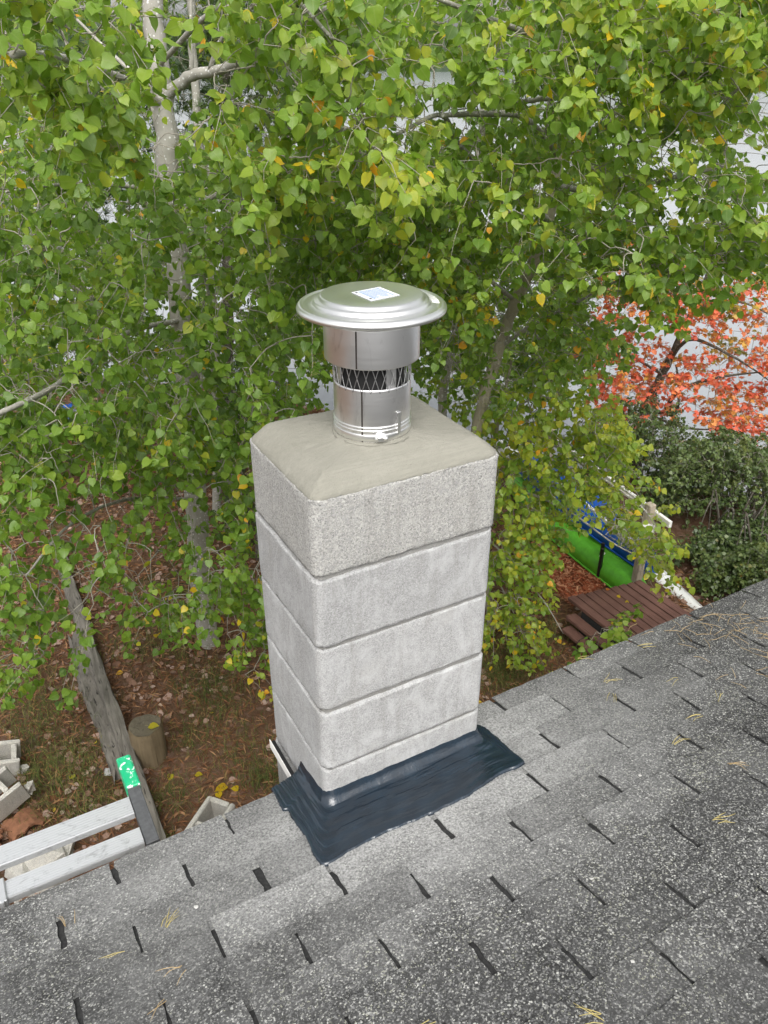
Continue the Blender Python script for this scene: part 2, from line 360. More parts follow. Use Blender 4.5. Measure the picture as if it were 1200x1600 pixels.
M_NLITTER = m_litter('needle litter', [(0, (.08, .034, .017)), (.5, (.20, .088, .04)), (1, (.34, .19, .10))])
M_GRASS = m_litter('grass blades', [(0, (.04, .06, .015)), (.6, (.09, .12, .03)), (1, (.22, .20, .06))])
M_CHIPS = m_litter('mulch chips', [(0, (.14, .035, .015)), (.5, (.34, .09, .04)), (1, (.50, .26, .15))])
m, nt, bs = new_mat('lake water'); p = pos(nt); setc(nt, bs, (.27, .285, .30), .14); bs.inputs['IOR'].default_value = 1.33
bump(nt, bs, math_(nt, 'ADD', noise(nt, scaled(nt, p, (1.2, 3.5, 1)), 1, 3), math_(nt, 'MULTIPLY', noise(nt, scaled(nt, p, (5, 13, 1)), 1, 2), .3)), .02, .5); M_WATER = m
m, nt, bs = new_mat('far wood'); setc(nt, bs, ramp(nt, noise(nt, pos(nt), .5, 5, .7), [(.3, (.018, .032, .018)), (.7, (.05, .075, .035))]), .95); M_FAR = m

# ================================================================== large structure
def axis_pts(lo, hi, n0, n1, step, far):
    mid = np.arange(n0, n1 + 1e-6, step)
    return np.concatenate([np.linspace(lo, n0, far)[:-1], mid, np.linspace(n1, hi, far)[1:]])
xs = axis_pts(-400, 300, -6, 13, .2, 12); ys = axis_pts(-400, 300, -2, 14, .2, 12)
X, Y = np.meshgrid(xs, ys); Z = gz(X, Y); nx = len(xs); ny = len(ys)
idx = np.arange(nx * ny).reshape(ny, nx)
Q = np.stack([idx[:-1, :-1], idx[:-1, 1:], idx[1:, 1:], idx[1:, :-1]], -1).reshape(-1, 4)
tag(obj('ground', np_mesh('ground', np.stack([X, Y, Z], -1).reshape(-1, 3), Q, M_GROUND)), kind='structure')
WV = []; 
mb = MB(); mb.add([(-900, -200, WATER), (900, -200, WATER), (900, 900, WATER), (-900, 900, WATER)], [(0, 1, 2, 3)])
tag(obj('lake', mb.build('lake', M_WATER)), kind='structure')
# far wooded shore across the lake
A = np.linspace(R_(-35), R_(150), 420); rows = []
hn = 13 + 4 * np.sin(A * 9) + 3 * np.sin(A * 23 + 1) + rng.normal(0, 1.3, len(A))
for f, r in ((0, 300), (.45, 303), (.8, 308), (1.0, 318), (1.1, 345)):
    rows.append(np.stack([(r + rng.normal(0, 1, len(A))) * np.cos(A), (r + rng.normal(0, 1, len(A))) * np.sin(A), WATER - .5 + hn * f + (rng.normal(0, .8, len(A)) if f else 0)], -1))
k = len(A); Q = [(i * k + j, i * k + j + 1, (i + 1) * k + j + 1, (i + 1) * k + j) for i in range(4) for j in range(k - 1)]
tag(obj('far_shore', np_mesh('far_shore', np.concatenate(rows), np.array(Q), M_FAR)), kind='structure')

# ------------------------------------------------------------------ the house and its roof
SLOPE, RZ0, YAW = .2168, -.94805, .02288
U0, V0, TAB, EXP_, SKEW = .06583, -.5538, .30308, .1227, -.01294
EAVE = .15
cS, sS, cY, sY = math.cos(SLOPE), math.sin(SLOPE), math.cos(YAW), math.sin(YAW)
RM = np.array([[cY, -sY * cS, -sY * sS], [sY, cY * cS, cY * sS], [0, -sS, cS]])  # columns: u, v (down the slope), normal
def roof(u, v, h=0): return RM @ np.array([u, v, h]) + np.array([0, 0, RZ0])
def roof_px(x, y, h=0):
    d = ray(x, y); n = RM[:, 2]; P0 = np.array([0, 0, RZ0]) + n * h
    P = CAM + d * (n.dot(P0 - CAM) / n.dot(d)); q = RM.T @ (P - np.array([0, 0, RZ0])); return q[0], q[1]
RMAT = Matrix(np.vstack([np.column_stack([RM, [0, 0, RZ0]]), [0, 0, 0, 1]]).tolist())
house = thing('house', 'house whose weathered grey shingle roof fills the foreground below the chimney', 'house', (0, -.3, GZ))
hinv = Matrix.Translation((0, .3, -GZ))
def hchild(name, me, M=None):
    o = obj(name, me, house); o.matrix_local = hinv @ (M if M is not None else Matrix.Identity(4)); return o
mb = MB(); mb.box(-4.5, 5.5, -6, EAVE - .012, -.05, -.0045, .003); hchild('roof_deck', mb.build('roof_deck', M_FELT), RMAT)
mb = MB(); mb.box(-4.3, 5.3, -9, -.10, GZ - .3, -1.05, .005); hchild('wall', mb.build('wall', M_SIDING))
mb = MB(); mb.box(-4.5, 5.5, EAVE - .036, EAVE - .0135, -.17, -.052, .003); hchild('fascia', mb.build('fascia', M_WHITEP), RMAT)
# shingles: course j has its slots at even i + j; a slot runs from v = V0 - j EXP up to the next course
def tab_mesh(w_, L, k):
    r = np.random.default_rng(100 + k); nx, ny = 10, 6; hs_ = (.0030, .0044, .0034, .0062, .0038, .0050, .0032)[k % 7]
    xs = np.linspace(0, 1, nx + 1); ys = np.linspace(0, 1, ny + 1); V = []
    top = []
    for b in ys:                     # b = 0 at the butt (down the slope), 1 at the upper end
        for a in xs:
            x = (a - .5) * w_; y = -b * L
            h = hs_ * (1 - b) ** 1.0 * min(1, L / (EXP_ + .03)) - .001 * b
            h += r.normal(0, .0003) + .0004 * math.sin(a * 5 + k) * (1 - b)
            if b == 0: y += r.normal(0, .0012); h -= .0006
            if b == 0 and a in (0, 1): y -= r.uniform(.000, .003); x *= .995
            if a in (0, 1): x += r.normal(0, .0016)
            top.append((x, y, h))
    n = len(top); V = np.array(top); low = V.copy(); low[:, 2] -= .0042
    Q = []; W_ = nx + 1
    for j in range(ny):
        for i in range(nx): Q.append((j * W_ + i, (j + 1) * W_ + i, (j + 1) * W_ + i + 1, j * W_ + i + 1))
    for i in range(nx): Q.append((i, i + 1, n + i + 1, n + i))
    for j in range(ny):
        Q.append((j * W_, n + j * W_, n + (j + 1) * W_, (j + 1) * W_)); Q.append((j * W_ + nx, (j + 1) * W_ + nx, n + (j + 1) * W_ + nx, n + j * W_ + nx))
    return np.concatenate([V, low]), np.array(Q)
WT = TAB - .0105; LT = EXP_ + .03
TM = [tab_mesh(WT, LT, k) for k in range(14)]
TMM = [np_mesh('shingle', v, q, M_SHINGLE, smooth=False) for v, q in TM]
cand = []
for j in range(-7, 46):
    for i in range(-31, 37):
        if (i + j) % 2: continue
        vb = V0 - j * EXP_; u = U0 + i * TAB / 2 + TAB / 2 + SKEW * .5
        if vb - EXP_ > EAVE - .02 or vb < -5.9: continue
        Lx = LT
        if vb > EAVE: Lx = LT - (vb - EAVE); vb = EAVE + rng.uniform(-.001, .003)
        P = roof(u, vb - EXP_ / 2); x, y, d = to_px(P)
        inframe = d > .1 and -180 < x < 1380 and 700 < y < 1800
        cand.append((0 if inframe else 1, d if d > 0 else 99, u, vb, Lx))
cand.sort(); rest = MB()
for n_, (_, _, u, vb, Lx) in enumerate(cand):
    # the shingles are cut round the chimney
    k = random.randrange(14); dh = random.uniform(0, .0007); du = random.gauss(0, .0018); dv = random.gauss(0, .0015); rz = random.gauss(0, .004)
    if n_ < 300 and Lx > LT - .001:
        o = hchild('shingle', TMM[k], RMAT @ Matrix.Translation((u + du, vb + dv, dh)) @ Matrix.Rotation(rz, 4, 'Z'))
    elif n_ < 300:
        v, q = tab_mesh(WT, Lx, k); o = hchild('shingle', np_mesh('shingle', v, q, M_SHINGLE, smooth=False), RMAT @ Matrix.Translation((u + du, vb, dh)))
    else:
        v, q = TM[k]; v = v + np.array([u + du, vb + dv, dh]); rest.add(v, q)
if rest.n: tag(hchild('shingle_field', rest.build('shingle_field', M_SHINGLE), RMAT), kind='stuff')
# a folded black drip edge beside the chimney
mb = MB()
P0 = onz(430, 1182, -1.0); P1 = onz(445, 1217, -1.0)
mb.box(-.028, -.016, .135, .34, -1.02, -.985, .002); mb.box(-.031, -.0285, .135, .345, -1.015, -.981, .001, m=1)
hchild('drip_edge', mb.build('drip_edge', [M_BMETAL, M_WHITEP]))

# ------------------------------------------------------------------ the chimney
CW, CD, BH = .5030, .3900, .2032
chim = thing('chimney', 'square chimney of stacked grey concrete blocks with sloped mortar crown', 'chimney', (CW / 2, CD / 2, GZ))
def rrect(w_, d, r, k=7):
    out = []
    for cx, cy, a0 in ((w_ / 2 - r, d / 2 - r, 0), (-w_ / 2 + r, d / 2 - r, 90), (-w_ / 2 + r, -d / 2 + r, 180), (w_ / 2 - r, -d / 2 + r, 270)):
        for i in range(k + 1): a = R_(a0 + 90 * i / k); out.append((cx + r * math.cos(a), cy + r * math.sin(a)))
    return np.array(out)
def densify(P, step):
    out = []
    for i in range(len(P)):
        a, b = P[i], P[(i + 1) % len(P)]; n = max(1, int(np.linalg.norm(b - a) / step))
        for t in range(n): out.append(a + (b - a) * t / n)
    return np.array(out)
def block_mesh(z0, z1, seed, rough=.0008, r=.026):
    rr = np.random.default_rng(seed); O = densify(rrect(CW, CD, r), .022); n = len(O); nrm = O / np.linalg.norm(O, axis=1)[:, None]
    zs = [z0, z0 + .0012, z0 + .004, z0 + .009] + list(np.linspace(z0 + .03, z1 - .03, 4)) + [z1 - .009, z1 - .004, z1 - .0012, z1]
    ins = [.006, .0022, .0004] + [0] * 6 + [.0004, .0022, .006]; V = []
    lowf = [rr.normal(0, 1, 5) for _ in range(2)]
    for z, i in zip(zs, ins):
        edge = i > 0
        jit = rr.normal(0, rough * (1.5 if edge else .4), n) + (np.where(rr.uniform(0, 1, n) < .06, .004, 0) if i > .001 else 0)
        Pn = O - nrm * (i + jit)[:, None]
        V.append(np.column_stack([Pn, np.full(n, z) + (rr.normal(0, .0012, n) if edge else 0)]))
    V = np.concatenate(V); m_ = len(zs)
    Q = [(a * n + j, a * n + (j + 1) % n, (a + 1) * n + (j + 1) % n, (a + 1) * n + j) for a in range(m_ - 1) for j in range(n)]
    V = np.concatenate([V, [(0, 0, z0), (0, 0, z1)]]); T = [(m_ * n, (j + 1) % n, j) for j in range(n)] + [(m_ * n + 1, (m_ - 1) * n + j, (m_ - 1) * n + (j + 1) % n) for j in range(n)]
    return V, Q, T
for k in range(17):
    z1 = -k * BH - (.006 if k else 0); z0 = -(k + 1) * BH + .006
    V, Q, T = block_mesh(z0 - GZ, z1 - GZ, k, .0012 if k == 0 else .0008); mb = MB(); mb.add(V, Q, T)
    o = obj('block', mb.build('block', M_BLOCK_TOP if k == 0 else M_BLOCK, True), chim, (random.gauss(0, .0016) if k else 0, random.gauss(0, .0016) if k else 0, 0), (0, 0, random.gauss(0, .003) if k else 0))
    if k == 0: o['label'] = 'rough speckled top block below the mortar crown'
    mb = MB(); O = rrect(CW - .013, CD - .013, .022); n = len(O)
    V = np.concatenate([np.column_stack([O, np.full(n, z0 - .012 - GZ)]), np.column_stack([O, np.full(n, z0 + .003 - GZ)])]); mb.add(V, [(j, (j + 1) % n, n + (j + 1) % n, n + j) for j in range(n)])
    obj('mortar_joint', mb.build('mortar_joint', M_JOINT, True), chim)
# mortar crown: chamfered slope, gentle dish up to the flue
PC = (.2395 - CW / 2, .1695 - CD / 2)               # flue axis relative to the chimney's axis
def crown():
    S = 200; rows = []; rr = np.random.default_rng(5)
    base = rrect(CW - .004, CD - .004, .030); bd = densify(base, .008); n = len(bd)
    inner = np.array([(np.clip(x, -CW / 2 + .052, CW / 2 - .05), np.clip(y, -CD / 2 + .048, CD / 2 - .03)) for x, y in bd])
    for _ in range(22): inner = .25 * np.roll(inner, 1, 0) + .5 * inner + .25 * np.roll(inner, -1, 0)
    ang = np.arctan2(bd[:, 1] - PC[1], bd[:, 0] - PC[0]); ring = np.column_stack([PC[0] + .094 * np.cos(ang), PC[1] + .094 * np.sin(ang)]); ring2 = np.column_stack([PC[0] + .086 * np.cos(ang), PC[1] + .086 * np.sin(ang)])
    rows.append((bd, -.0005)); rows.append((bd * .9985, .004))
    for t in (.18, .36, .54, .72, .86, .95): rows.append((bd * (1 - t) + inner * t, .004 + .0368 * (1 - (1 - t) ** 1.35)))
    rows.append((inner, .0408)); 
    for t in (.06, .2, .4, .6, .8, .94): rows.append((inner * (1 - t) + ring * t, .0415 + .014 * t + .002 * (t > .9)))
    rows.append((ring, .060)); rows.append((ring2, .068)); V = []
    for i, (P, z) in enumerate(rows):
        lump = np.array([.0012 * math.sin(31 * x + 3) * math.sin(27 * y + 1) for x, y in P])
        V.append(np.column_stack([P, z + lump * (i > 1) + rr.normal(0, .0006 if i > 2 else .0014, n)]))
    V = np.concatenate(V); m_ = len(rows)
    return V, [(a * n + j, a * n + (j + 1) % n, (a + 1) * n + (j + 1) % n, (a + 1) * n + j) for a in range(m_ - 1) for j in range(n)]
V = []; kk = 60; rr_ = np.random.default_rng(6)           # squeezed-out mortar round the flue
for j in range(kk):
    a = j * 6.2832 / kk; q = rr_.uniform(.6, 1.5)
    for b_ in range(6): V.append((PC[0] + (.0925 + .005 * q * math.cos(b_ * 1.047)) * math.cos(a), PC[1] + (.0925 + .005 * q * math.cos(b_ * 1.047)) * math.sin(a), .058 + .004 * q * math.sin(b_ * 1.047) + rr_.normal(0, .0008)))
mb = MB(); mb.add(V, [(j * 6 + b_, j * 6 + (b_ + 1) % 6, (j + 1) % kk * 6 + (b_ + 1) % 6, (j + 1) % kk * 6 + b_) for j in range(kk) for b_ in range(6)]); obj('mortar_bead', mb.build('mortar_bead', M_CROWN, True), chim, (0, 0, -GZ))
V, Q = crown(); mb = MB(); mb.add(V, Q); obj('mortar_crown', mb.build('mortar_crown', M_CROWN, True), chim, (0, 0, -GZ))
# roof cement flashing
def flashing():
    """strip from the chimney face (inner line) out to a drawn ragged edge on the roof (outer line)"""
    def para(P, m_):                                 # resample a polyline to m_ points
        P = np.array(P, float); d = np.concatenate([[0], np.cumsum(np.linalg.norm(np.diff(P, axis=0), axis=1))]); t = np.linspace(0, d[-1], m_)
        return np.column_stack([np.interp(t, d, P[:, k]) for k in range(2)])
    def oxy(x, y): u, v = roof_px(x, y, .009); return roof(u, v)[:2]
    arcL = [(.028 + .028 * math.cos(a), .028 + .028 * math.sin(a)) for a in np.linspace(math.pi, 1.5 * math.pi, 9)]
    arcR = [(CW - .028 + .028 * math.cos(a), .028 + .028 * math.sin(a)) for a in np.linspace(-math.pi / 2, 0, 9)]
    cL = oxy(501, 1351); cR = oxy(821, 1190); m1, m2, m3, m4, m5 = 44, 26, 100, 26, 30
    inner = np.vstack([para([(0, .172), (0, .03)], m1), para(arcL, m2), para([(.03, 0), (CW - .03, 0)], m3), para(arcR, m4), para([(CW, .03), (CW, .16)], m5)])
    outer = np.vstack([para([oxy(424, 1232), oxy(441, 1264), oxy(449, 1262), oxy(462, 1286), oxy(474, 1300)], m1), para([oxy(475, 1302), oxy(490, 1334), cL, oxy(512, 1349), oxy(540, 1332)], m2),
                       para([oxy(541, 1331), oxy(600, 1300), oxy(660, 1276), oxy(730, 1243), oxy(778, 1209)], m3), para([oxy(779, 1208), oxy(805, 1198), cR, oxy(808, 1180), oxy(794, 1168)], m4), para([oxy(793, 1167), oxy(776, 1151), oxy(766, 1143), oxy(757, 1136)], m5)])
    n = len(inner); S = 64; rr = np.random.default_rng(3); V = []; zr = RM[:, 2]; ph = rr.uniform(0, 6, 8)
    outer += rr.normal(0, .0007, outer.shape) + .001 * np.sin(np.arange(n) * .55)[:, None] * np.array([[.6, 1]])
    grid = rr.normal(0, 1, (n, S))
    for _ in range(45): grid[1:-1] = .25 * grid[:-2] + .5 * grid[1:-1] + .25 * grid[2:]      # brush streaks run along the strip
    grid /= grid.std()
    for i in range(n):
        left = i < m1; upz = .043 + .0008 * math.sin(i * .31) + rr.normal(0, .0004) + (.005 * max(0, 1 - i / 14) if left else 0)
        for q_ in range(S):
            t = q_ / (S - 1); q = inner[i] * (1 - t ** 1.15) + outer[i] * t ** 1.15; d = np.linalg.norm(q - inner[i])
            zz = RZ0 - (q[0] * zr[0] + q[1] * zr[1]) / zr[2] + .0105
            w_ = .0008 * grid[i, q_] * (.5 + .5 * math.sin(i * .05 + q_ * .11) ** 2) + .0009 * math.sin(t * 30 + 1.6 * math.sin(i * .09 + ph[0])) + .0012 * math.sin(i * .13 + ph[1]) * math.sin(t * 9 + ph[2])
            w_ *= min(1, q_ / 7) * min(1, (S - 1 - q_) / 7)
            z = zz + upz * math.exp(-d / .015) + .003 * math.exp(-((d - .05) / .03) ** 2) + w_ - (.011 if q_ == S - 1 else 0)
            if q_ == 0: z = zz + upz + .004; q = q - .002 * (outer[i] - inner[i]) / np.linalg.norm(outer[i] - inner[i])
            V.append((q[0], q[1], z))
    Q = [(i * S + a, (i + 1) * S + a, (i + 1) * S + a + 1, i * S + a + 1) for i in range(n - 1) for a in range(S - 1)]
    return np.array(V), Q
V, Q = flashing(); mb = MB(); mb.add(V - np.array([.24, 0, RZ0]), Q)
tag(obj('tar_flashing', mb.build('tar_flashing', M_TAR, True), None, (.24, 0, RZ0)), 'glossy blue black roof cement brushed around the chimney base', 'flashing')

# ------------------------------------------------------------------ chimney cap
AX = (.2395, .1695)
cap = thing('flue_cap', 'stainless steel chimney cap with round lid standing on the mortar crown', 'flue cap', (AX[0], AX[1], .055))
zc = -.055
mb = MB(); mb.lathe([(.0895, 0), (.0895, .015), (.0898, .016), (.0898, .130), (.0895, .134), (.0865, .134), (.0865, .02)], 72); obj('liner_pipe', mb.build('liner_pipe', M_STEEL, True), cap)
ca = math.atan2(CAM[1] - AX[1], CAM[0] - AX[0])              # bearing of the side seen
def seam(r, z0, z1, da, w_=.0035):
    mb = MB(); a0 = ca + da; mb.lathe([(r - .002, z0), (r + .0007, z0), (r + .0007, z1), (r - .002, z1)], 2, a0=a0, a1=a0 + w_ / r); return mb
sm = seam(.0898, .008, .13, -.28); obj('seam', sm.build('seam', M_SEAM), cap)
mb = MB()                                                    # beads and the two-band clamp
for zb in (.036, .044): mb.lathe([(.0895, zb - .002), (.0918, zb - .0012), (.0922, zb), (.0918, zb + .0012), (.0895, zb + .002)], 72)
mb.lathe([(.0895, .012), (.0915, .012), (.0918, .0125), (.0918, .0255), (.0915, .026), (.0895, .026)], 72)
cl = obj('hose_clamp', mb.build('hose_clamp', M_LID, True), cap)
def onring(da, r, z): a = ca + da; return np.array([r * math.cos(a), r * math.sin(a), z]), a
P, a = onring(.20, .096, .019); Mx = np.array(Matrix.Translation(P.tolist()) @ Matrix.Rotation(a, 4, 'Z'))
mb = MB(); mb.box(-.005, .004, -.009, .007, -.006, .006, .0015, M=Mx); sc = obj('screw_housing', mb.build('screw_housing', M_LID), cl)
mb = MB(); T_ = np.array([-math.sin(a), math.cos(a), 0]); mb.tube([P - T_ * .013, P + T_ * .016], .0032, 10); mb.tube([P + T_ * .007, P + T_ * .0165], .0045, 6); obj('screw', mb.build('screw', M_LID, True), cl)
P, a = onring(.72, .0925, .045); Mx = np.array(Matrix.Translation(P.tolist()) @ Matrix.Rotation(a, 4, 'Z'))
mb = MB(); mb.box(-.002, .0016, -.005, .005, -.022, .030, .0008, M=Mx); obj('bracket', mb.build('bracket', M_LID), cap)
# mesh screen between pipe and outer band: crossed wires
mb = MB()
for k in range(27):
    for s in (1, -1):
        a0 = k * 2 * math.pi / 27; pts = [(.0893 * math.cos(a0 + s * t * .27), .0893 * math.sin(a0 + s * t * .27), .126 + .077 * t) for t in np.linspace(0, 1, 6)]
        mb.tube(pts, .0011, 4, False)
obj('mesh_screen', mb.build('mesh_screen', M_MESHW, True), cap)
mb = MB(); mb.lathe([(.074, .1), (.074, .27)], 48); mb.lathe([(.0, .1), (.074, .1)], 48); obj('inner_sleeve', mb.build('inner_sleeve', M_BLACK, True), cap)
for da in (.55, 2.3, -1.2, -2.6): 
    mb = MB(); P, a = onring(da, .081, .2); Mx = np.array(Matrix.Translation(P.tolist()) @ Matrix.Rotation(a, 4, 'Z')); mb.box(-.001, .001, -.013, .013, -.075, .09, .0004, M=Mx); obj('strap', mb.build('strap', M_STEEL), cap)
mb = MB(); mb.lathe([(.1075, .187), (.1085, .187), (.1088, .189), (.1088, .272), (.1085, .274), (.1072, .274), (.1072, .189), (.1075, .187)], 72); obj('outer_band', mb.build('outer_band', M_STEEL, True), cap)
sm = seam(.1088, .189, .272, -.33); obj('seam', sm.build('seam', M_SEAM), cap)
RL = .1667; zl = .300
prof = [(0, .0255), (.40, .0260), (.655, .0262), (.675, .0255), (.690, .0235), (.705, .0190), (.725, .0172), (.755, .0165), (.768, .0140), (.78, .0090), (.795, .0075), (.90, .0060), (.915, .0068), (.93, .0082), (.955, .0078), (.975, .0055), (.993, .0015), (1.0, -.003), (.994, -.0075), (.98, -.0085), (.965, -.006), (.80, -.002), (.0, .002)]
mb = MB(); mb.lathe([(r * RL, z) for r, z in prof], 96, (0, 0, zl)); lid = obj('lid', mb.build('lid', M_LID, True), cap)
mb = MB()
for k in range(15):                                          # pressed ribs on the outer ring
    a = -.5 + k * .08; c_, s_ = math.cos(a), math.sin(a); t = np.array([-s_, c_, 0]); p0 = np.array([c_, s_, 0]) * RL
    pts = [p0 * f + np.array([0, 0, zl + z]) for f, z in ((.80, .0072), (.83, .0078), (.88, .0073), (.90, .0062))]; mb.tube(pts, .0004, 5, False)
obj('pressed_rib', mb.build('pressed_rib', M_LID, True), lid); lid.children[-1]['kind'] = 'stuff'
for k in range(3):
    a = .3 + k * 2.094; Mx = np.array(Matrix.Rotation(a, 4, 'Z')); mb = MB(); mb.box(.098, .106, -.010, .010, .262, .304, .0006, M=Mx); obj('lid_bracket', mb.build('lid_bracket', M_STEEL), cap)
# sticker on the lid
zt = .055 + zl + .0268
C4 = [onz(x, y, zt) for x, y in ((549.3, 456.7), (580, 470), (625, 460.7), (593, 448))]
base_ = np.array([AX[0], AX[1], .055])
mb = MB(); q4 = np.array(C4) - base_; mb.add(np.vstack([q4, q4 - [0, 0, .0005]]), [(0, 1, 2, 3), (0, 4, 5, 1), (1, 5, 6, 2), (2, 6, 7, 3), (3, 7, 4, 0)]); stk = obj('sticker', mb.build('sticker', M_PAPER), lid)
def bil(a, b, h=.0006): return q4[0] * (1 - a) * (1 - b) + q4[1] * (1 - a) * b + q4[3] * a * (1 - b) + q4[2] * a * b + np.array([0, 0, h])
mb = MB()
def bar(a0, a1, b0, b1, m=0): mb.add([bil(a0, b0), bil(a0, b1), bil(a1, b1), bil(a1, b0)], [(0, 1, 2, 3)], m=m)
bar(.06, .12, .08, .17, 1); bar(.06, .12, .80, .88, 1)
for r in range(11):
    a = .17 + r * .066; b = .08 + (.04 if r % 4 == 3 else 0)
    while b < .86 - .25 * (r in (4, 9)):
        L = random.uniform(.04, .13); bar(a, a + (.040 if r in (0, 10) else .026), b, min(b + L, .92)); b += L + .016
obj('sticker_print', mb.build('sticker_print', [M_INK, M_INKD]), lid)

# ------------------------------------------------------------------ things lying by the roof edge
lad = thing('ladder', 'ribbed aluminium ladder rails with dark grey end bar and green tip beside the roof edge', 'ladder', (-.45, .27, -1.03))
def rail(y0, y1, name):
    # ribbed channel: outline in (y, z), swept along x
    yy = np.linspace(y0, y1, 15); out = []
    for i, y in enumerate(yy): out.append((y, -.0007 if i % 2 else 0))
    out = [(y0 - .002, -.004)] + out + [(y1 + .002, -.004), (y1 + .002, -.022), (y1 - .004, -.026), (y0 + .004, -.026), (y0 - .002, -.022)]
    n = len(out); V = np.array([(x, y, z) for x in (-2.2, 0) for (y, z) in out]); mb = MB(); mb.add(V, [(j, n + j, n + (j + 1) % n, (j + 1) % n) for j in range(n)], [(0, j, j + 1) for j in range(1, n - 1)] + [(n, n + j + 1, n + j) for j in range(1, n - 1)])
    o = obj(name, mb.build(name, M_ALU), lad, (-.008, 0, .026)); return o
rail(.292 - .27, .353 - .27, 'rail'); rail(.182 - .27, .234 - .27, 'rail')
mb = MB(); mb.box(-.006, .030, .166 - .27, .378 - .27, -.010, .032, .002, .0004); obj('end_bar', mb.build('end_bar', M_DGREY), lad)
mb = MB(); mb.box(-.008, .033, .3785 - .27, .506 - .27, -.012, .036, .003, .0004); o = obj('tape_wrap', mb.build('tape_wrap', M_GREEN), lad); o['label'] = 'green taped tip with white scuffs'
mb = MB(); mb.box(-.372, -.352, .168 - .27, .242 - .27, -.012, .034, .002); mb.tube([(-.362, -.105, -.03), (-.362, -.108, .04)], .004, 8); obj('rung_bracket', mb.build('rung_bracket', M_ALU), lad)
for xx in (-.9, -1.4, -1.9):
    mb = MB(); mb.tube([(xx, -.09, .012), (xx, .09, .012)], .012, 10); obj('rung', mb.build('rung', M_ALU, True), lad)
# pine needles fallen on the roof
def needles(x, y, n, L, spread, mat, lab, grp):
    u, v = roof_px(x, y, .012); mb = MB(); rr = np.random.default_rng(int(x * 7 + y))
    a0 = rr.uniform(0, 6.28)
    for k in range(n):
        a = a0 + rr.normal(0, spread); c = rr.normal(0, .006 if n < 6 else .05, 2); l = L * rr.uniform(.7, 1.1); bend = rr.normal(0, .2)
        pts = [(c[0] + l * t * math.cos(a + bend * t), c[1] + l * t * math.sin(a + bend * t), .0015 + .005 * math.sin(t * 3) * rr.uniform(.2, 1.4)) for t in (0, .33, .66, 1)]
        mb.tube(pts, [.0009, .0009, .0008, .0004], 4, False)
    o = obj('pine_needles', mb.build('pine_needles', mat, True)); o.matrix_world = RMAT @ Matrix.Translation((u, v, .010)); return tag(o, lab, 'pine needles', grp)
SPR = ((105, 1445, 3, 0, 'tan needle sprig in the lower left, left of the other three there'), (258, 1448, 5, 1, 'yellow five needle sprig on the left of the roof below the ladder end bar'), (190, 1488, 2, 1, 'two yellow needles lying just below left of the five needle sprig'),
    (285, 1516, 3, 0, 'brown needles lying flat below the yellow five needle sprig'), (945, 1065, 3, 1, 'yellow needle sprig near the roof edge, left of the upright one'), (956, 1083, 3, 1, 'upright yellow needles standing beside a slot near the roof edge'),
    (1057, 1062, 2, 1, 'two faint needles just below the needle heap at the right'), (1122, 1080, 3, 1, 'spread needles near the right edge, second below the needle heap'), (1095, 1117, 3, 1, 'short yellow needles below the spread sprig at the right'),
    (1047, 1160, 3, 1, 'yellow needles pointing down the slope right of the flashing tip'), (1142, 1195, 3, 0, 'long orange brown needles at the right edge'), (1115, 1280, 4, 1, 'four needle sprig at the right with no other sprig below it but the bottom one'),
    (940, 1590, 5, 1, 'yellow sprig cut by the bottom edge right of centre'), (683, 1594, 2, 1, 'two needles at the bottom edge near the centre'), (1000, 1010, 3, 1, 'needles on the very roof edge beside the brown deck'), (905, 1030, 2, 1, 'two needles on the roof edge left of the deck'), (260, 1565, 2, 0, 'two brown needles near the bottom left'))
for x, y, n, mt, lab in SPR: needles(x, y, n, .052, .28, (M_DRYN, M_NEEDG)[mt], lab, 'single sprigs of needles on the roof')
HPS = ((1085, 997, 9, 'loose tan needle heap at the roof edge right of the deck'), (1140, 988, 10, 'tan needle heap in the middle of the row along the right roof edge'), (1190, 1000, 14, 'thickest needle heap at the right border of the photo'),
    (1180, 965, 12, 'needle heap on the roof edge above the thickest heap'), (1120, 965, 8, 'thin needle heap lying on the roof edge below the dark shrub'), (1195, 1060, 8, 'needle heap half cut by the right border, lowest of the heaps'), (1050, 985, 6, 'sparse needle heap at the roof edge, leftmost of the heaps'))
for x, y, n, lab in HPS: needles(x, y, n, .075, 1.2, M_DRYN, lab, 'heaps of needles on the roof')
def lump(r, seed, flat_=.35, n1=8, n2=5, jag=.18):
    rr = np.random.default_rng(seed); V = [(0, 0, r * flat_)]; ph = rr.uniform(0, 6.28, 3)
    for i in range(1, n2 + 1):
        f = math.sin(i / n2 * math.pi / 2); z = math.cos(i / n2 * math.pi / 2)
        for j in range(n1):
            a = j * 6.2832 / n1; k = 1 + .2 * math.sin(2 * a + ph[0]) + .12 * math.sin(3 * a + ph[1]) + rr.normal(0, jag * .5)
            V.append((r * f * k * math.cos(a), r * f * k * math.sin(a), r * flat_ * z * (1 + rr.normal(0, jag))))
    T = [(0, 1 + j, 1 + (j + 1) % n1) for j in range(n1)]; Q = [(1 + (i - 1) * n1 + j, 1 + i * n1 + j, 1 + i * n1 + (j + 1) % n1, 1 + (i - 1) * n1 + (j + 1) % n1) for i in range(1, n2) for j in range(n1)]
    mb = MB(); mb.add(V, Q, T); return mb
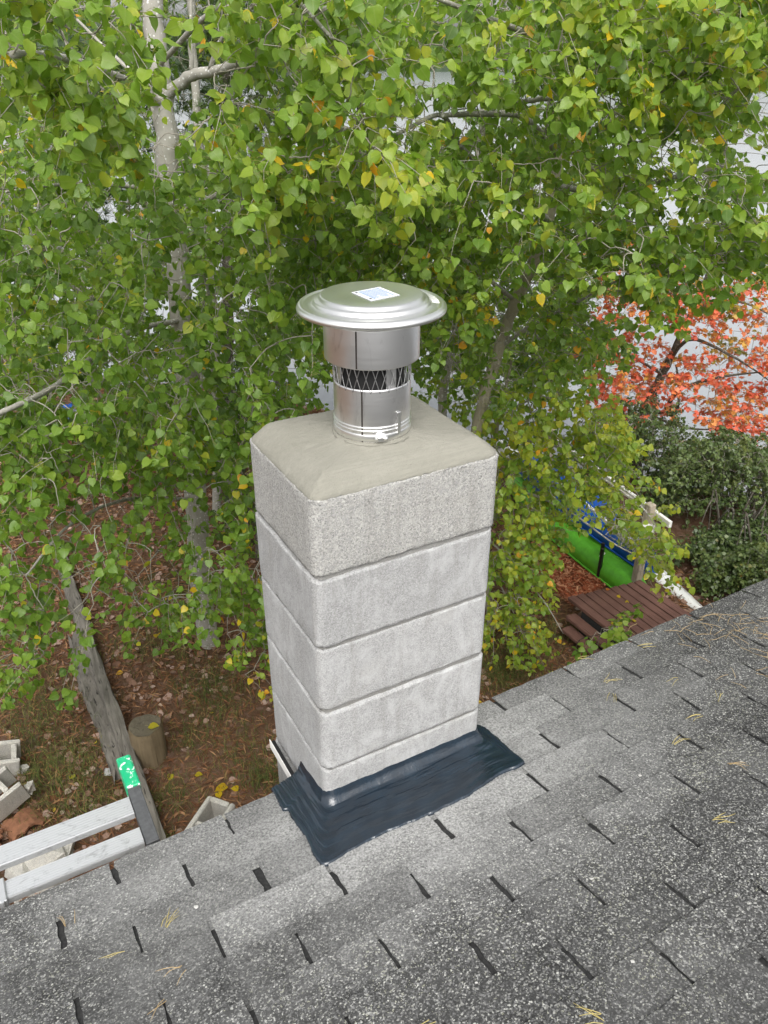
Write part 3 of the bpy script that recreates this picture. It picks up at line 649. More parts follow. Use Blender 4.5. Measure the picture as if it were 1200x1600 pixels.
CRB = ((334, 1428, .010, 'round white mortar crumb at the top of a slot on the left slope'), (305, 1412, .012, 'flat white mortar splash left of the round white crumb'), (347, 1384, .007, 'small mortar crumb above the round white one'), (713, 1479, .006, 'tiny mortar crumb beside a slot at the bottom centre'),
    (744, 1530, .006, 'tiny mortar crumb lowest at the bottom centre'), (785, 1481, .005, 'smallest mortar crumb right of the bottom centre slot'), (924, 1368, .008, 'white mortar crumb at a slot right of centre'), (925, 1378, .005, 'tiny mortar crumb touching the one right of centre'),
    (855, 1275, .005, 'mortar crumb below the right tip of the flashing'), (1000, 1207, .009, 'elongated mortar crumb right of the flashing tip'), (988, 1497, .011, 'pale mortar splash at the lower right of the roof'), (1118, 1418, .009, 'mortar crumb near the right edge of the roof'))
for k, (x, y, r, lab) in enumerate(CRB):
    u, v = roof_px(x, y, .012); o = obj('mortar_crumb', lump(r * .5, k + 40, .3).build('mortar_crumb', M_MORT, True)); o.matrix_world = RMAT @ Matrix.Translation((u, v, .003)) @ Matrix.Rotation(k * 1.3, 4, 'Z')
    tag(o, lab, 'mortar crumb', 'mortar crumbs on the roof')

# ------------------------------------------------------------------ things on the ground, left
def on_ground(x, y): p = G(x, y); return p
p = on_ground(236, 1183)
st = thing('tree_stump', 'short round sawn log stump standing beside the weathered timber', 'stump', p)
mb = MB(); n = 28; zs = np.linspace(-.05, .30, 9); V = []
for z in zs:
    for j in range(n):
        a = j * 6.2832 / n; r = .108 * (1 + .035 * math.sin(3 * a + 1) + .03 * math.sin(7 * a) + .012 * math.sin(19 * a)) * (1.05 - .12 * max(0, .1 - z)) - (.008 if z > .29 else 0)
        V.append((r * math.cos(a), r * math.sin(a), z))
mb.add(V, [(i * n + j, i * n + (j + 1) % n, (i + 1) * n + (j + 1) % n, (i + 1) * n + j) for i in range(8) for j in range(n)]); obj('trunk', mb.build('trunk', M_STUMP, True), st)
mb = MB(); V = [(0, 0, .3)] + [(f * V[-n + j][0], f * V[-n + j][1], .3006 + .004 * math.sin(9 * f)) for f in (.35, .7, 1.0) for j in range(n)]
mb.add(V, [(1 + i * n + j, 1 + (i + 1) * n + j, 1 + (i + 1) * n + (j + 1) % n, 1 + i * n + (j + 1) % n) for i in range(2) for j in range(n)], [(0, 1 + j, 1 + (j + 1) % n) for j in range(n)]); obj('cut_top', mb.build('cut_top', M_STUMPTOP), st)
def timber(a, b, w_, h, lab, seed):
    a = np.array(a); b = np.array(b); d = b - a; L = np.linalg.norm(d[:2]); ang = math.atan2(d[1], d[0]) - math.pi / 2
    rr = np.random.default_rng(seed); n1 = 12; n2 = 26; V = []
    jag = rr.uniform(-.05, .12, n1)
    ring_ = [(-.5, .0), (-.5, .5), (-.49, .9), (-.35, 1.0), (-.15, 1.0), (.1, 1.0), (.33, 1.0), (.48, .92), (.5, .5), (.5, .0), (.2, -.1), (-.2, -.1)]
    prof_ = rr.normal(0, .03, n1)
    for i in range(n2 + 1):
        t = i / n2
        for j, (x, z) in enumerate(ring_):
            y = t * L + (jag[j] if i == n2 else (-jag[j] if i == 0 else 0))
            V.append((x * w_ * (1 + .10 * math.sin(t * 9 + seed)) + .012 * math.sin(t * 5 + seed) + prof_[j] * w_ + rr.normal(0, .006), y, z * h + prof_[(j + 3) % n1] * h + rr.normal(0, .004) + (b[2] - a[2]) * t))
    mb = MB(); mb.add(V, [(i * n1 + j, i * n1 + (j + 1) % n1, (i + 1) * n1 + (j + 1) % n1, (i + 1) * n1 + j) for i in range(n2) for j in range(n1)], [(0, j + 1, j) for j in range(1, n1 - 1)] + [(n2 * n1, n2 * n1 + j, n2 * n1 + j + 1) for j in range(1, n1 - 1)])
    o = obj('timber', mb.build('timber', M_TIMBER), None, a, (0, 0, ang)); return tag(o, lab, 'timber')
timber(G(246, 1330), G(98, 880), .100, .13, 'long grey weathered timber running past the stump into the leaves', 1)
timber(G(196, 1215) + [0, 0, -.03], G(122, 1005) + [0, 0, -.03], .16, .11, 'shorter cracked grey timber lying along the left of the long one', 2)
def cblock(x, y, rz, tilt, lab, size=(.39, .19, .19), frac=1., seed=0, h=.0):
    p = G(x, y); L, W_, H_ = size; t = .032; mb = MB(); j = .0025
    mb.box(0, L * frac, 0, t, 0, H_, .006, j); mb.box(0, L * frac, W_ - t, W_, 0, H_, .006, j)
    for f in (0, .5, 1):
        if f * L <= L * frac + .01: mb.box(max(0.002, f * (L - t)), f * (L - t) + t - .002, t + .001, W_ - t - .001, .002, H_ - .002, .005, j)
    if frac < 1: mb.box(L * frac + .001, L * frac + .05, 0.003, t - .002, .01, H_ * .6, .012, .006)
    o = obj('concrete_block', mb.build('concrete_block', M_RUBBLE), None, p + [0, 0, h], (tilt[0], tilt[1], rz)); return tag(o, lab, 'concrete block')
cblock(-12, 1302, R_(18), (R_(12), R_(-14)), 'broken pale hollow concrete block with open cores at the left edge', frac=.72, h=.03)
cblock(-28, 1225, R_(-10), (R_(8), R_(10)), 'cracked grey concrete block half out of the left side behind the other rubble', frac=.6)
cblock(322, 1374, R_(40), (R_(0), R_(-4)), 'hollow concrete block end showing just past the roof edge', h=.02)
def rubble(x, y, r, lab, matl, seed, cat='rubble', flat_=.5, name='rubble_chunk', n1=7, n2=3, jag=.3):
    p = G(x, y); o = obj(name, lump(r, seed, flat_, n1, n2, jag).build(name, matl), None, p - [0, 0, .01], (0, 0, seed)); return tag(o, lab, cat)
rubble(72, 1352, .20, 'big grey broken lump of masonry between the two ladder rails', M_RUBBLE, 3, flat_=.75)
rubble(38, 1392, .09, 'small pale broken brick piece below the grey masonry lump', M_RUBBLE, 5)
rubble(172, 1205, .045, 'small grey stone lying near the green ladder tip', M_STONE, 9, 'stone', .8, 'stone')
rubble(292, 1190, .13, 'low mossy mound of earth beside the stump', M_GROUND, 13, 'mound', .25, 'earth_mound', 12, 5, .1)
rubble(155, 1207, .035, 'brown pine cone lying beside the small grey stone', M_CONE, 17, 'pine cone', 1.2, 'pine_cone', 9, 5, .25)
def shard(x, y, a0, a1, L, r, rz, lab, h=.02):
    mb = MB(); V = []; n = 8
    for yy, sh in ((0, 0), (L * .5, .02), (L, -.01)):
        for rad in (r, r - .018):
            for t in np.linspace(a0, a1, n): V.append((rad * math.cos(t), yy + sh * math.sin(t * 5) + .015 * math.cos(t * 9), rad * math.sin(t)))
    Q = []
    for s in range(2):
        for j in range(n - 1):
            a = s * 2 * n + j; b = a + 2 * n; Q += [(a, a + 1, b + 1, b), (a + n, b + n, b + n + 1, a + n + 1)]
        a = s * 2 * n; b = a + 2 * n; Q += [(a, b, b + n, a + n), (a + n - 1, a + 2 * n - 1, b + 2 * n - 1, b + n - 1)]
    for a in (0, 4 * n):
        for j in range(n - 1): Q.append((a + j, a + n + j, a + n + j + 1, a + j + 1))
    mb.add(V, Q); o = obj('flue_tile_shard', mb.build('flue_tile_shard', M_TERRA), None, G(x, y) - [0, 0, r * .75 - h], (0, 0, rz)); return tag(o, lab, 'tile shard')
shard(48, 1302, .5, 2.3, .16, .16, R_(20), 'flat rust brown broken clay flue tile beside the pale block')
shard(5, 1315, .9, 2.9, .12, .09, R_(75), 'curved orange clay tile fragment at the left edge', .05)
# ------------------------------------------------------------------ things on the ground, right
ZD = -3.15
dk = thing('deck', 'small brown stained deck of narrow boards with two steps', 'deck', (3.9, 2.2, GZ))
bx0, nb, bw = 3.45, 9, .082
for k in range(nb):
    mb = MB(); L1 = 2.72 - .012 * k + random.uniform(-.006, .006); mb.box(-bw / 2 + .0045, bw / 2 - .0045, 0, L1 - 1.0, -.03, 0, .004, .0006)
    obj('board', mb.build('board', M_DECK), dk, (bx0 + bw * (k + .5) - 3.9, 1.0 - 2.2, ZD - GZ + random.uniform(-.001, .001)))
for k, (dx, dz) in enumerate(((-.055, -.075), (-.125, -.15))):
    mb = MB(); mb.box(-.055, .045, 0, 1.55 - .04 * k, -.028, 0, .004, .0006); obj('step', mb.build('step', M_DECK), dk, (bx0 + dx - 3.9, 1.05 - 2.2, ZD - GZ + dz))
mb = MB(); mb.box(bx0 + .01 - 3.9, bx0 + nb * bw - .01 - 3.9, 1.02 - 2.2, 2.55 - 2.2, -.05, ZD - GZ - .033, .004); obj('deck_frame', mb.build('deck_frame', M_FELT), dk)
# mulch bed
mp = [G(x, y) for x, y in ((893, 950), (955, 912), (960, 900), (905, 838), (860, 800), (830, 830), (838, 900))]
mc = np.mean(mp, 0); V = [mc + [0, 0, .06]] + [mc + (q - mc) * f + [0, 0, .03 * (1.1 - f) + .02] for f in (.5, 1.02) for q in mp]; n = len(mp)
mb = MB(); mb.add(V, [(1 + j, 1 + n + j, 1 + n + (j + 1) % n, 1 + (j + 1) % n) for j in range(n)], [(0, 1 + j, 1 + (j + 1) % n) for j in range(n)])
tag(obj('mulch_bed', mb.build('mulch_bed', M_MULCH, True)), kind='structure')
def hull(name, L, W_, H_, matl, a, b, z, lab, upside=True, chan=True):
    a = np.array(a[:2]); b = np.array(b[:2]); d = b - a; ang = math.atan2(d[1], d[0]) - math.pi / 2; n1 = 17; n2 = 25; V = []
    for i in range(n2):
        t = i / (n2 - 1); w_ = W_ / 2 * (math.sin(math.pi * min(max(t, .015), .985))) ** .5; rise = .35 * H_ * abs(2 * t - 1) ** 3
        for j in range(n1):
            th = math.pi * j / (n1 - 1); x = w_ * math.cos(th); zz = H_ * (math.sin(th)) ** .6
            if chan: zz -= .035 * math.exp(-((abs(x) / max(w_, .01) - .33) / .13) ** 2) * math.sin(math.pi * t)
            V.append((x, t * L, zz - rise))
    Q = [(i * n1 + j, i * n1 + j + 1, (i + 1) * n1 + j + 1, (i + 1) * n1 + j) for i in range(n2 - 1) for j in range(n1 - 1)]
    Q += [(i * n1 + n1 - 1, i * n1, (i + 1) * n1, (i + 1) * n1 + n1 - 1) for i in range(n2 - 1)]
    root = thing(name, lab, name, (a[0], a[1], z), ang)
    mb = MB(); mb.add(V, Q); obj('hull', mb.build('hull', matl, True), root)
    pts = [(V[i * n1][0] * 1.01, V[i * n1][1], V[i * n1][2] + .004) for i in range(n2)]; pts2 = [(V[i * n1 + n1 - 1][0] * 1.01, V[i * n1][1], V[i * n1][2] + .004) for i in range(n2)]
    mb = MB(); mb.tube(pts, .010, 6); mb.tube(pts2, .010, 6); obj('gunwale', mb.build('gunwale', matl, True), root); return root
hull('kayak', 2.3, .46, .2, M_KGREEN, (4.20, 2.55), (4.44, 4.3), -3.32, 'lime green kayak turned over just beyond the brown deck')
hull('kayak', 2.3, .42, .20, M_KBLUE, (4.36, 2.66), (4.62, 4.9), -3.10, 'bright blue kayak turned over beside the lime green one')
hull('canoe', 4.2, .25, .14, M_KWHITE, (4.52, 1.9), (5.15, 6.0), -3.46, 'white canoe hull lying between the deck and the dark shrubs', chan=False)
# a weathered rail fence by the kayaks
rf = thing('railing', 'white rails on a weathered grey post behind the kayaks', 'railing', (4.75, 3.1, GZ))
tp = onz(1017, 787, -2.42); fx, fy = tp[0], tp[1]
mb = MB(); mb.box(-.035, .035, -.035, .035, -.3, GZ * -1 - 2.42, .006, .001); obj('post', mb.build('post', M_POST), rf, (fx - 4.75, fy - 3.1, 0))
mb = MB(); mb.box(-.035, .035, -.035, .035, -.3, GZ * -1 - 2.42, .006, .001); obj('post', mb.build('post', M_POST), rf, (fx - 4.75 + .25, fy - 3.1 + 1.6, 0))
mb = MB(); mb.box(-.016, .016, -.22, 1.9, -.03, .03, .004); obj('rail', mb.build('rail', M_WHITEP), rf, (fx - 4.75 + .055, fy - 3.1, .88), (0, 0, R_(-8)))
mb = MB(); mb.box(-.016, .016, -.04, .34, -.04, .04, .004); obj('rail', mb.build('rail', M_WHITEP), rf, (fx - 4.75 - .02, fy - 3.1 - .052, .77), (0, 0, R_(62)))
mb = MB(); mb.box(-.016, .016, .04, 1.9, -.04, .04, .004); obj('rail', mb.build('rail', M_WHITEP), rf, (fx - 4.75 + .055, fy - 3.1, .45), (0, 0, R_(-8)))
bp = thing('kayak_rack', 'black posts with a white crossbar between the green kayaks and mulch', 'rack', G(934, 905))
for dx in (-.03, .04): mb = MB(); mb.box(-.014, .014, -.014, .014, -.1, .36, .003); obj('post', mb.build('post', M_BMETAL), bp, (dx, dx, 0))
mb = MB(); mb.box(0, .13, -.014, .014, -.014, .014, .003); obj('crossbar', mb.build('crossbar', M_WHITEP), bp, (.02, .03, .22), (0, 0, R_(20)))
tpz = at(80, 505, 9.5); mb = MB(); V = []
for i in range(9):
    for j in range(7): V.append(((i - 4) * .11, (j - 3) * .1, .30 - .05 * (abs(i - 4) ** 1.5) * .25 - .09 * abs(j - 3) + .03 * math.sin(i * 2.1 + j)))
mb.add(V, [(i * 7 + j, (i + 1) * 7 + j, (i + 1) * 7 + j + 1, i * 7 + j + 1) for i in range(8) for j in range(6)]); gp = G(80, 505)
tag(obj('tarp', mb.build('tarp', M_TARP, True), None, (tpz[0], tpz[1], float(gz(tpz[0], tpz[1])) + .1)), 'blue tarp glimpsed through the leaves at the far left', 'tarp')

# ================================================================== foliage
def leaf_template(bend, curl, fold, lod, pet=.75, maple=False):
    """petiole along +Y from the origin, then the blade (length 1) bent down by 'bend'; returns V, F(tri), lp, midx"""
    if lod == 0:
        o = [(.10, .015), (.30, -.015), (.415, .06), (.45, .10), (.515, .19), (.50, .225), (.535, .32), (.51, .35), (.515, .44), (.475, .47), (.465, .56), (.415, .59), (.38, .68), (.325, .71), (.26, .79), (.17, .84), (.07, .95), (0., 1.07)]
    elif lod == 1: o = [(.12, .01), (.42, .04), (.52, .25), (.50, .42), (.38, .64), (.20, .83), (0, 1.)]
    else: o = [(.30, .0), (.52, .3), (.30, .7), (0, 1.)]
    if maple: o = [(.10, .02), (.48, .0), (.25, .28), (.62, .45), (.28, .55), (.30, .72), (0, 1.)] if lod < 2 else [(.4, .0), (.6, .4), (.25, .6), (0, 1.)]
    n = len(o); V = []; lp = []
    my = [max(0, y) for _, y in o]
    for k in range(n): V.append((0, my[k], 0)); lp.append((0, my[k], 0))
    for s in (1, -1):
        for x, y in o[:-1]: V.append((s * x, y, fold * abs(x) + .05 * math.sin(y * 9 + s) * abs(x))); lp.append((s * x, y, 0))
    V = np.array(V); lp = np.array(lp); F = []
    if not maple: V[:, 0] *= .90
    for si, s in enumerate((1, -1)):
        b = n + si * (n - 1)
        for k in range(n - 1):
            q = (k, b + k, (b + k + 1) if k + 1 < n - 1 else n - 1, k + 1)
            tris = [(q[0], q[1], q[2])] + ([(q[0], q[2], q[3])] if q[2] != q[3] else [])
            F += tris if s == 1 else [t[::-1] for t in tris]
    # curl along the length, then bend down and shift to the petiole's end
    y = V[:, 1]; V[:, 2] += -curl * y * y
    cb, sb = math.cos(bend), math.sin(bend); V = np.column_stack([V[:, 0], pet + V[:, 1] * cb + V[:, 2] * sb, -V[:, 1] * sb + V[:, 2] * cb])
    nb = len(V); F = np.array(F); mi = np.zeros(len(F), int)
    if lod < 2:                                    # three-sided petiole
        P = []
        for (yy, zz) in ((0, 0), (pet * .55, .06), (pet, 0)):
            for a in (0, 2.094, 4.189): P.append((.016 * math.cos(a), yy, zz + .016 * math.sin(a)))
        V = np.vstack([V, P]); lp = np.vstack([lp, np.full((9, 3), .5)])
        T = []
        for i in range(2):
            for j in range(3):
                a = nb + i * 3 + j; b = nb + i * 3 + (j + 1) % 3; T += [(a, b, b + 3), (a, b + 3, a + 3)]
        F = np.vstack([F, T]); mi = np.concatenate([mi, np.ones(len(T), int)])
    return V, F, lp, mi
T0 = [leaf_template(R_(b), c, f, 0, p_) for b, c, f, p_ in ((38, .18, .14, .7), (52, .26, .22, .85), (64, .08, .08, .6), (74, .3, .30, .8), (86, .14, .12, .9), (60, -.12, .18, .7))]
T1 = [leaf_template(R_(b), c, f, 1, p_) for b, c, f, p_ in ((30, .10, .10, .7), (50, .16, .16, .8), (62, .1, .05, .6), (75, .15, .15, .8))]
T2 = [leaf_template(R_(b), c, f, 2, .5) for b, c, f in ((25, .1, .1), (50, .1, .2), (70, .1, .1))]
TM1 = [leaf_template(R_(b), c, f, 1, .6, True) for b, c, f in ((10, .1, .1), (30, .15, .1), (50, .1, .15))]
def rot_frames(d, roll):
    """frames with Y along d, Z near up, rolled about Y"""
    d = d / (np.linalg.norm(d, axis=1)[:, None] + 1e-9); up = np.tile([0, 0, 1.], (len(d), 1))
    x = np.cross(d, up); x /= np.linalg.norm(x, axis=1)[:, None] + 1e-9; z = np.cross(x, d)
    c, s = np.cos(roll)[:, None], np.sin(roll)[:, None]; x2 = x * c + z * s; z2 = np.cross(x2, d)
    return np.stack([x2, d, z2], -1)                 # columns
def leaf_batch(TT, ti, Rm, sc, ps, tint):
    Vs, Fs, As, Ls, Ms = [], [], [], [], []; n = 0
    for k, (V, F, lp, mi) in enumerate(TT):
        w_ = np.where(ti == k)[0]
        if not len(w_): continue
        VV = np.einsum('kij,nj->kni', Rm[w_], V) * sc[w_][:, None, None] + ps[w_][:, None]
        nv = len(V); FF = F[None] + (np.arange(len(w_)) * nv)[:, None, None] + n
        Vs.append(VV.reshape(-1, 3)); Fs.append(FF.reshape(-1, 3)); As.append(np.repeat(tint[w_], nv)); Ls.append(np.tile(lp, (len(w_), 1))); Ms.append(np.tile(mi, len(w_))); n += nv * len(w_)
    return np.concatenate(Vs), np.concatenate(Fs), np.concatenate(As), np.concatenate(Ls), np.concatenate(Ms)
def in_poly(x, y, poly):
    c = False; j = len(poly) - 1
    for i in range(len(poly)):
        xi, yi = poly[i]; xj, yj = poly[j]
        if (yi > y) != (yj > y) and x < (xj - xi) * (y - yi) / (yj - yi) + xi: c = not c
        j = i
    return c
FRONT = []; HOLES = []                                          # directions left open between boughs, as (x, y, rx, ry)
class Tree:
    def __init__(s, name, label, base, cat='tree', seed=1, group=None):
        s.root = thing(name, label, cat, base, 0, group); s.base = np.array(base, float); s.sk = []; s.skr = []; s.tw = MB(); s.rr = np.random.default_rng(seed)
        s.L = dict(ti=[], R=[], s=[], p=[], t=[])
    def limb(s, C, r0, r1, name='branch', mat=None, k=9, wob=.04, grow=True):
        P = smooth_path(C, 7); n = len(P); rad = np.linspace(r0, r1, n)
        P = P + s.rr.normal(0, .10 * rad[:, None], P.shape)
        mb = MB(); mb.tube(P - s.base, rad, k, True, wob=wob); obj(name, mb.build(name, mat or M_BARK, True), s.root)
        if grow: s.sk.append(P)
        return P
    def twig(s, tip, r_tip=.0021, sag=.12, maxr=.012):
        S = np.concatenate(s.sk); d = np.linalg.norm(S - tip, axis=1); i = d.argmin(); a = S[i]; L = d[i]
        mid = (a + tip) / 2 + s.rr.normal(0, .07 * L + .004, 3) + np.array([0, 0, sag * L]); P = smooth_path([a, mid, tip], 4)
        P += s.rr.normal(0, .006 * min(1, L) + .001, P.shape) * np.sin(np.linspace(0, 3.14, len(P)))[:, None]
        s.tw.tube(P - s.base, np.linspace(min(maxr, r_tip + .006 * L), r_tip, len(P)), 5, False); s.sk.append(P[1:]); return P
    def spray(s, S, out, size, tint, tj, ncl=3, nl=(4, 7), L=.22, spread=1., yellow=.02, drop=.3, TTn=6):
        rr = s.rr; o = out / (np.linalg.norm(out) + 1e-9) + rr.normal(0, .45, 3) * spread; o[2] -= drop * rr.uniform(0, 1); o /= np.linalg.norm(o)
        side = np.cross(o, [0, 0, 1.]); P = []
        for t in np.linspace(0, 1, 5): P.append(S + o * L * t + side * rr.normal(0, .02) * L + np.array([0, 0, -.25 * L * t * t]))
        P = np.array(P); s.tw.tube(P - s.base, np.linspace(.0024, .0011, 5) * size / .06, 4, False)
        base_t = tint + rr.normal(0, tj)
        for c in range(ncl):
            f = (c + 1) / ncl; q = S + (P[-1] - S) * 0; q = P[min(4, int(round(f * 4)))]
            n = rr.integers(nl[0], nl[1] + 1)
            az = math.atan2(o[1], o[0]) + rr.normal(0, 1.4, n); el = rr.uniform(-.6, .85, n)
            d = np.column_stack([np.cos(az) * np.cos(el), np.sin(az) * np.cos(el), np.sin(el)])
            s.L['R'].append(rot_frames(d, rr.normal(0, .62, n))); s.L['p'].append(np.tile(q, (n, 1)) + rr.normal(0, .006, (n, 3)))
            s.L['s'].append(size * rr.uniform(.55, 1.18, n)); tt = base_t + rr.normal(0, .085, n); tt = np.minimum(tt, .80)
            yel = rr.uniform(0, 1, n) < yellow; tt[yel] = rr.choice([.82, .84, .86, .87, .89, .90, .92, .96], yel.sum()); s.L['t'].append(np.clip(tt, 0, 1)); s.L['ti'].append(rr.integers(0, TTn, n))
    def region(s, poly, h, n, size, tint, tj=.07, axis=None, twig=True, outbias=(0, 0, 0), holes=True, **kw):
        xs_ = [p[0] for p in poly]; ys_ = [p[1] for p in poly]; pts = []; guard = 0
        while len(pts) < n and guard < 20000:
            guard += 1; x = s.rr.uniform(min(xs_), max(xs_)); y = s.rr.uniform(min(ys_), max(ys_))
            if not in_poly(x, y, poly): continue
            if holes and any(((x - a) / c) ** 2 + ((y - b) / e) ** 2 < 1 for a, b, c, e in HOLES): continue
            P = at(x, y, s.rr.uniform(*h))
            if P[2] < gz(P[0], P[1]) + .15: continue
            if len(pts) and s.rr.uniform() < .6 and min(np.linalg.norm(P - q) for q in pts) < .10: continue
            pts.append(P)
        S = np.concatenate(s.sk); pts.sort(key=lambda P: np.linalg.norm(S - P, axis=1).min())
        for P in pts:
            ax = axis if axis is not None else s.base; out = P - np.array([ax[0], ax[1], P[2] - .2]); out = out / (np.linalg.norm(out) + 1e-6) + np.array(outbias)
            if twig: s.twig(P)
            s.spray(P, out, size, tint, tj, **kw)
    def finish(s, TT, leafmat, nobj=300, gaps=True):
        L = {k: np.concatenate(v) for k, v in s.L.items()}
        if gaps:
            cx, cy, _ = to_px(L['p'] + L['R'][:, :, 1] * (L['s'] * 1.0)[:, None] - [0, 0, .02]); ok = np.ones(len(cx), bool)
            for a, b, c, e in HOLES + (FRONT if nobj else []): ok &= ~((((cx - a) / c) ** 2 + ((cy - b) / e) ** 2 < 1) & (s.rr.uniform(0, 1, len(cx)) < .9))
            L = {k: v[ok] for k, v in L.items()}
        n = len(L['t']); x, y, d = to_px(L['p']); infr = (d > .2) & (x > -20) & (x < 1220) & (y > -20) & (y < 1400)
        key = np.where(infr, L['s'] / np.maximum(d, .1), 0); order = np.argsort(-key); pick = np.zeros(n, bool)
        if nobj:
            pick[order[:nobj]] = True; cache = {}
            for i in np.where(pick)[0]:
                ti = L['ti'][i]; tb = int(min(15, L['t'][i] * 16))
                if (ti, tb) not in cache:
                    V, F, lp, mi = TT[ti]; cache[(ti, tb)] = np_mesh('leaf', V, F, [leafmat, M_PET], mi, {'tint': np.full(len(V), (tb + .5) / 16), 'lp': lp})
                o = bpy.data.objects.new('leaf', cache[(ti, tb)]); link(o, s.root)
                M_ = np.eye(4); M_[:3, :3] = L['R'][i] * L['s'][i]; M_[:3, 3] = L['p'][i] - s.base; o.matrix_local = Matrix(M_.tolist())
        r = ~pick
        if r.any():
            V, F, A_, LP, MI = leaf_batch(TT, L['ti'][r], L['R'][r], L['s'][r], L['p'][r] - s.base, L['t'][r])
            tag(obj('foliage', np_mesh('foliage', V, F, [leafmat, M_PET], MI, {'tint': A_, 'lp': LP}), s.root), kind='stuff')
        if s.tw.n: tag(obj('twigs', s.tw.build('twigs', M_TWIG, True), s.root), kind='stuff')
        return n
def vert(x0, y0, pts):                              # places straight above one another: same distance as a ground point
    b = G(x0, y0); h = float((b - CAM).dot(_fh)); return b, h
NL = 0
FRONT += [(1014, 808, 15, 28), (985, 775, 14, 7), (912, 912, 32, 24), (945, 960, 50, 34), (130, 930, 24, 60), (258, 215, 24, 75), (335, 108, 75, 16), (792, 540, 24, 80), (830, 430, 18, 40), (710, 570, 16, 60), (730, 185, 80, 13), (65, 620, 60, 14), (850, 158, 40, 9), (745, 640, 14, 40)]
HOLES += [(600, 120, 36, 15), (672, 125, 40, 20), (560, 130, 22, 9), (625, 200, 34, 16), (632, 232, 16, 14), (1045, 235, 24, 16), (1190, 165, 26, 22), (1180, 235, 34, 32), (1185, 330, 16, 14), (172, 335, 14, 22), (130, 290, 22, 9), (940, 480, 26, 18), (965, 430, 12, 8), (920, 440, 10, 9), (800, 330, 8, 6), (690, 495, 7, 12),
          (1185, 560, 60, 110), (165, 795, 40, 24), (230, 890, 40, 26)]
# --- aspen A, left of the chimney
bA, hA = vert(325, 1005, 0)
tA = Tree('aspen_tree', 'grey barked aspen with large toothed green leaves left of the chimney', bA, seed=21)
trunkA = tA.limb([bA - [0, 0, .15], at(312, 880, hA), at(296, 640, hA), at(284, 480, hA), at(268, 330, hA), at(257, 170, hA), at(243, 60, hA + .05), at(233, -80, hA + .1), at(225, -380, hA + .2)], .088, .05, 'trunk')
limbs = [([at(258, 150, hA), at(300, 118, hA - .1), at(345, 108, hA - .25), at(400, 82, hA - .6), at(455, 40, hA - 1.2), at(520, 10, hA - 1.9)], .036, .012),
         ([at(300, 112, hA - .1), at(299, 60, hA - .12), at(297, -30, hA - .1)], .014, .008),
         ([at(328, 108, hA - .2), at(345, 62, hA - .3), at(385, 22, hA - .5), at(420, -30, hA - .7)], .013, .007),
         ([at(255, 165, hA), at(215, 135, hA - .3), at(160, 110, hA - 1.0), at(90, 90, hA - 2.2), at(20, 85, hA - 2.9)], .026, .010),
         ([at(245, 150, hA), at(230, 130, hA + .3), at(175, 85, hA + .5), at(120, 30, hA + .6)], .018, .008),
         ([at(270, 300, hA), at(190, 290, hA - .4), at(100, 288, hA - .9), at(10, 300, hA - 1.5)], .016, .006),
         ([at(286, 500, hA), at(200, 520, hA - .6), at(90, 600, hA - 1.6), at(30, 632, hA - 2.0), at(-40, 660, hA - 2.2)], .018, .010),
         ([at(290, 560, hA), at(330, 500, hA - .5), at(318, 420, hA - .7), at(322, 330, hA - .8)], .012, .005),
         ([at(296, 640, hA), at(315, 585, hA - .5), at(305, 690, hA - .8), at(318, 760, hA - .9)], .012, .005),
         ([at(300, 690, hA), at(350, 710, hA - .4), at(375, 760, hA - .7), at(372, 840, hA - .9), at(350, 890, hA - 1.0)], .012, .004),
         ([at(268, 330, hA), at(350, 300, hA - .8), at(440, 230, hA - 1.8), at(540, 200, hA - 2.4)], .018, .006),
         ([at(300, 780, hA), at(200, 780, hA - .8), at(110, 820, hA - 1.6), at(40, 900, hA - 2.0)], .013, .005),
         ([at(306, 830, hA), at(260, 850, hA - .5), at(215, 900, hA - .8)], .008, .003),
         ([at(250, 100, hA), at(330, 20, hA - .9), at(430, -20, hA - 1.6), at(520, 60, hA - 2.2)], .016, .006)]
for C, r0, r1 in limbs: tA.limb(C, r0, r1, k=7)
aA = bA
tA.region([(-40, -60), (190, -60), (235, 90), (190, 150), (60, 150), (-40, 190)], (2.35, 2.9), 49, 0.0431, 0.58, .05, aA, nl=(4, 7))
tA.region([(90, 130), (200, 140), (190, 215), (60, 180)], (2.5, 3.0), 20, 0.0431, 0.56, .04, aA)
tA.region([(340, -60), (500, -60), (600, 120), (625, 250), (560, 275), (470, 300), (390, 330), (330, 200)], (2.8, 3.6), 132, 0.0439, 0.58, .06, aA, yellow=.05)
tA.region([(560, 170), (630, 200), (615, 260), (540, 260)], (2.7, 3.0), 12, 0.0431, 0.72, .03, aA, yellow=.06)
tA.region([(380, 230), (470, 250), (450, 330), (390, 320)], (3.0, 3.4), 10, 0.0469, 0.66, .05, aA, yellow=.12)
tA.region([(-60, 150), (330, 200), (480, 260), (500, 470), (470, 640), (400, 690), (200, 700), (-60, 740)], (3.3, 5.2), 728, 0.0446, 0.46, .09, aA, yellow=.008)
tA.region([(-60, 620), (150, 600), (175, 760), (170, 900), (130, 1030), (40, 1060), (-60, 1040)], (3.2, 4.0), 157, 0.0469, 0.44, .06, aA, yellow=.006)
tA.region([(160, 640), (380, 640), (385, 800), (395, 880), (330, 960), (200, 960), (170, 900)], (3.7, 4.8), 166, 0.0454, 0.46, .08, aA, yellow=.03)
tA.region([(320, 880), (425, 860), (430, 1010), (350, 1040)], (3.9, 4.5), 43, 0.0439, 0.46, .06, aA, yellow=.05)
tA.region([(370, 1010), (425, 1000), (425, 1060), (385, 1070)], (3.8, 4.1), 5, 0.0416, 0.74, .03, aA, yellow=.5)
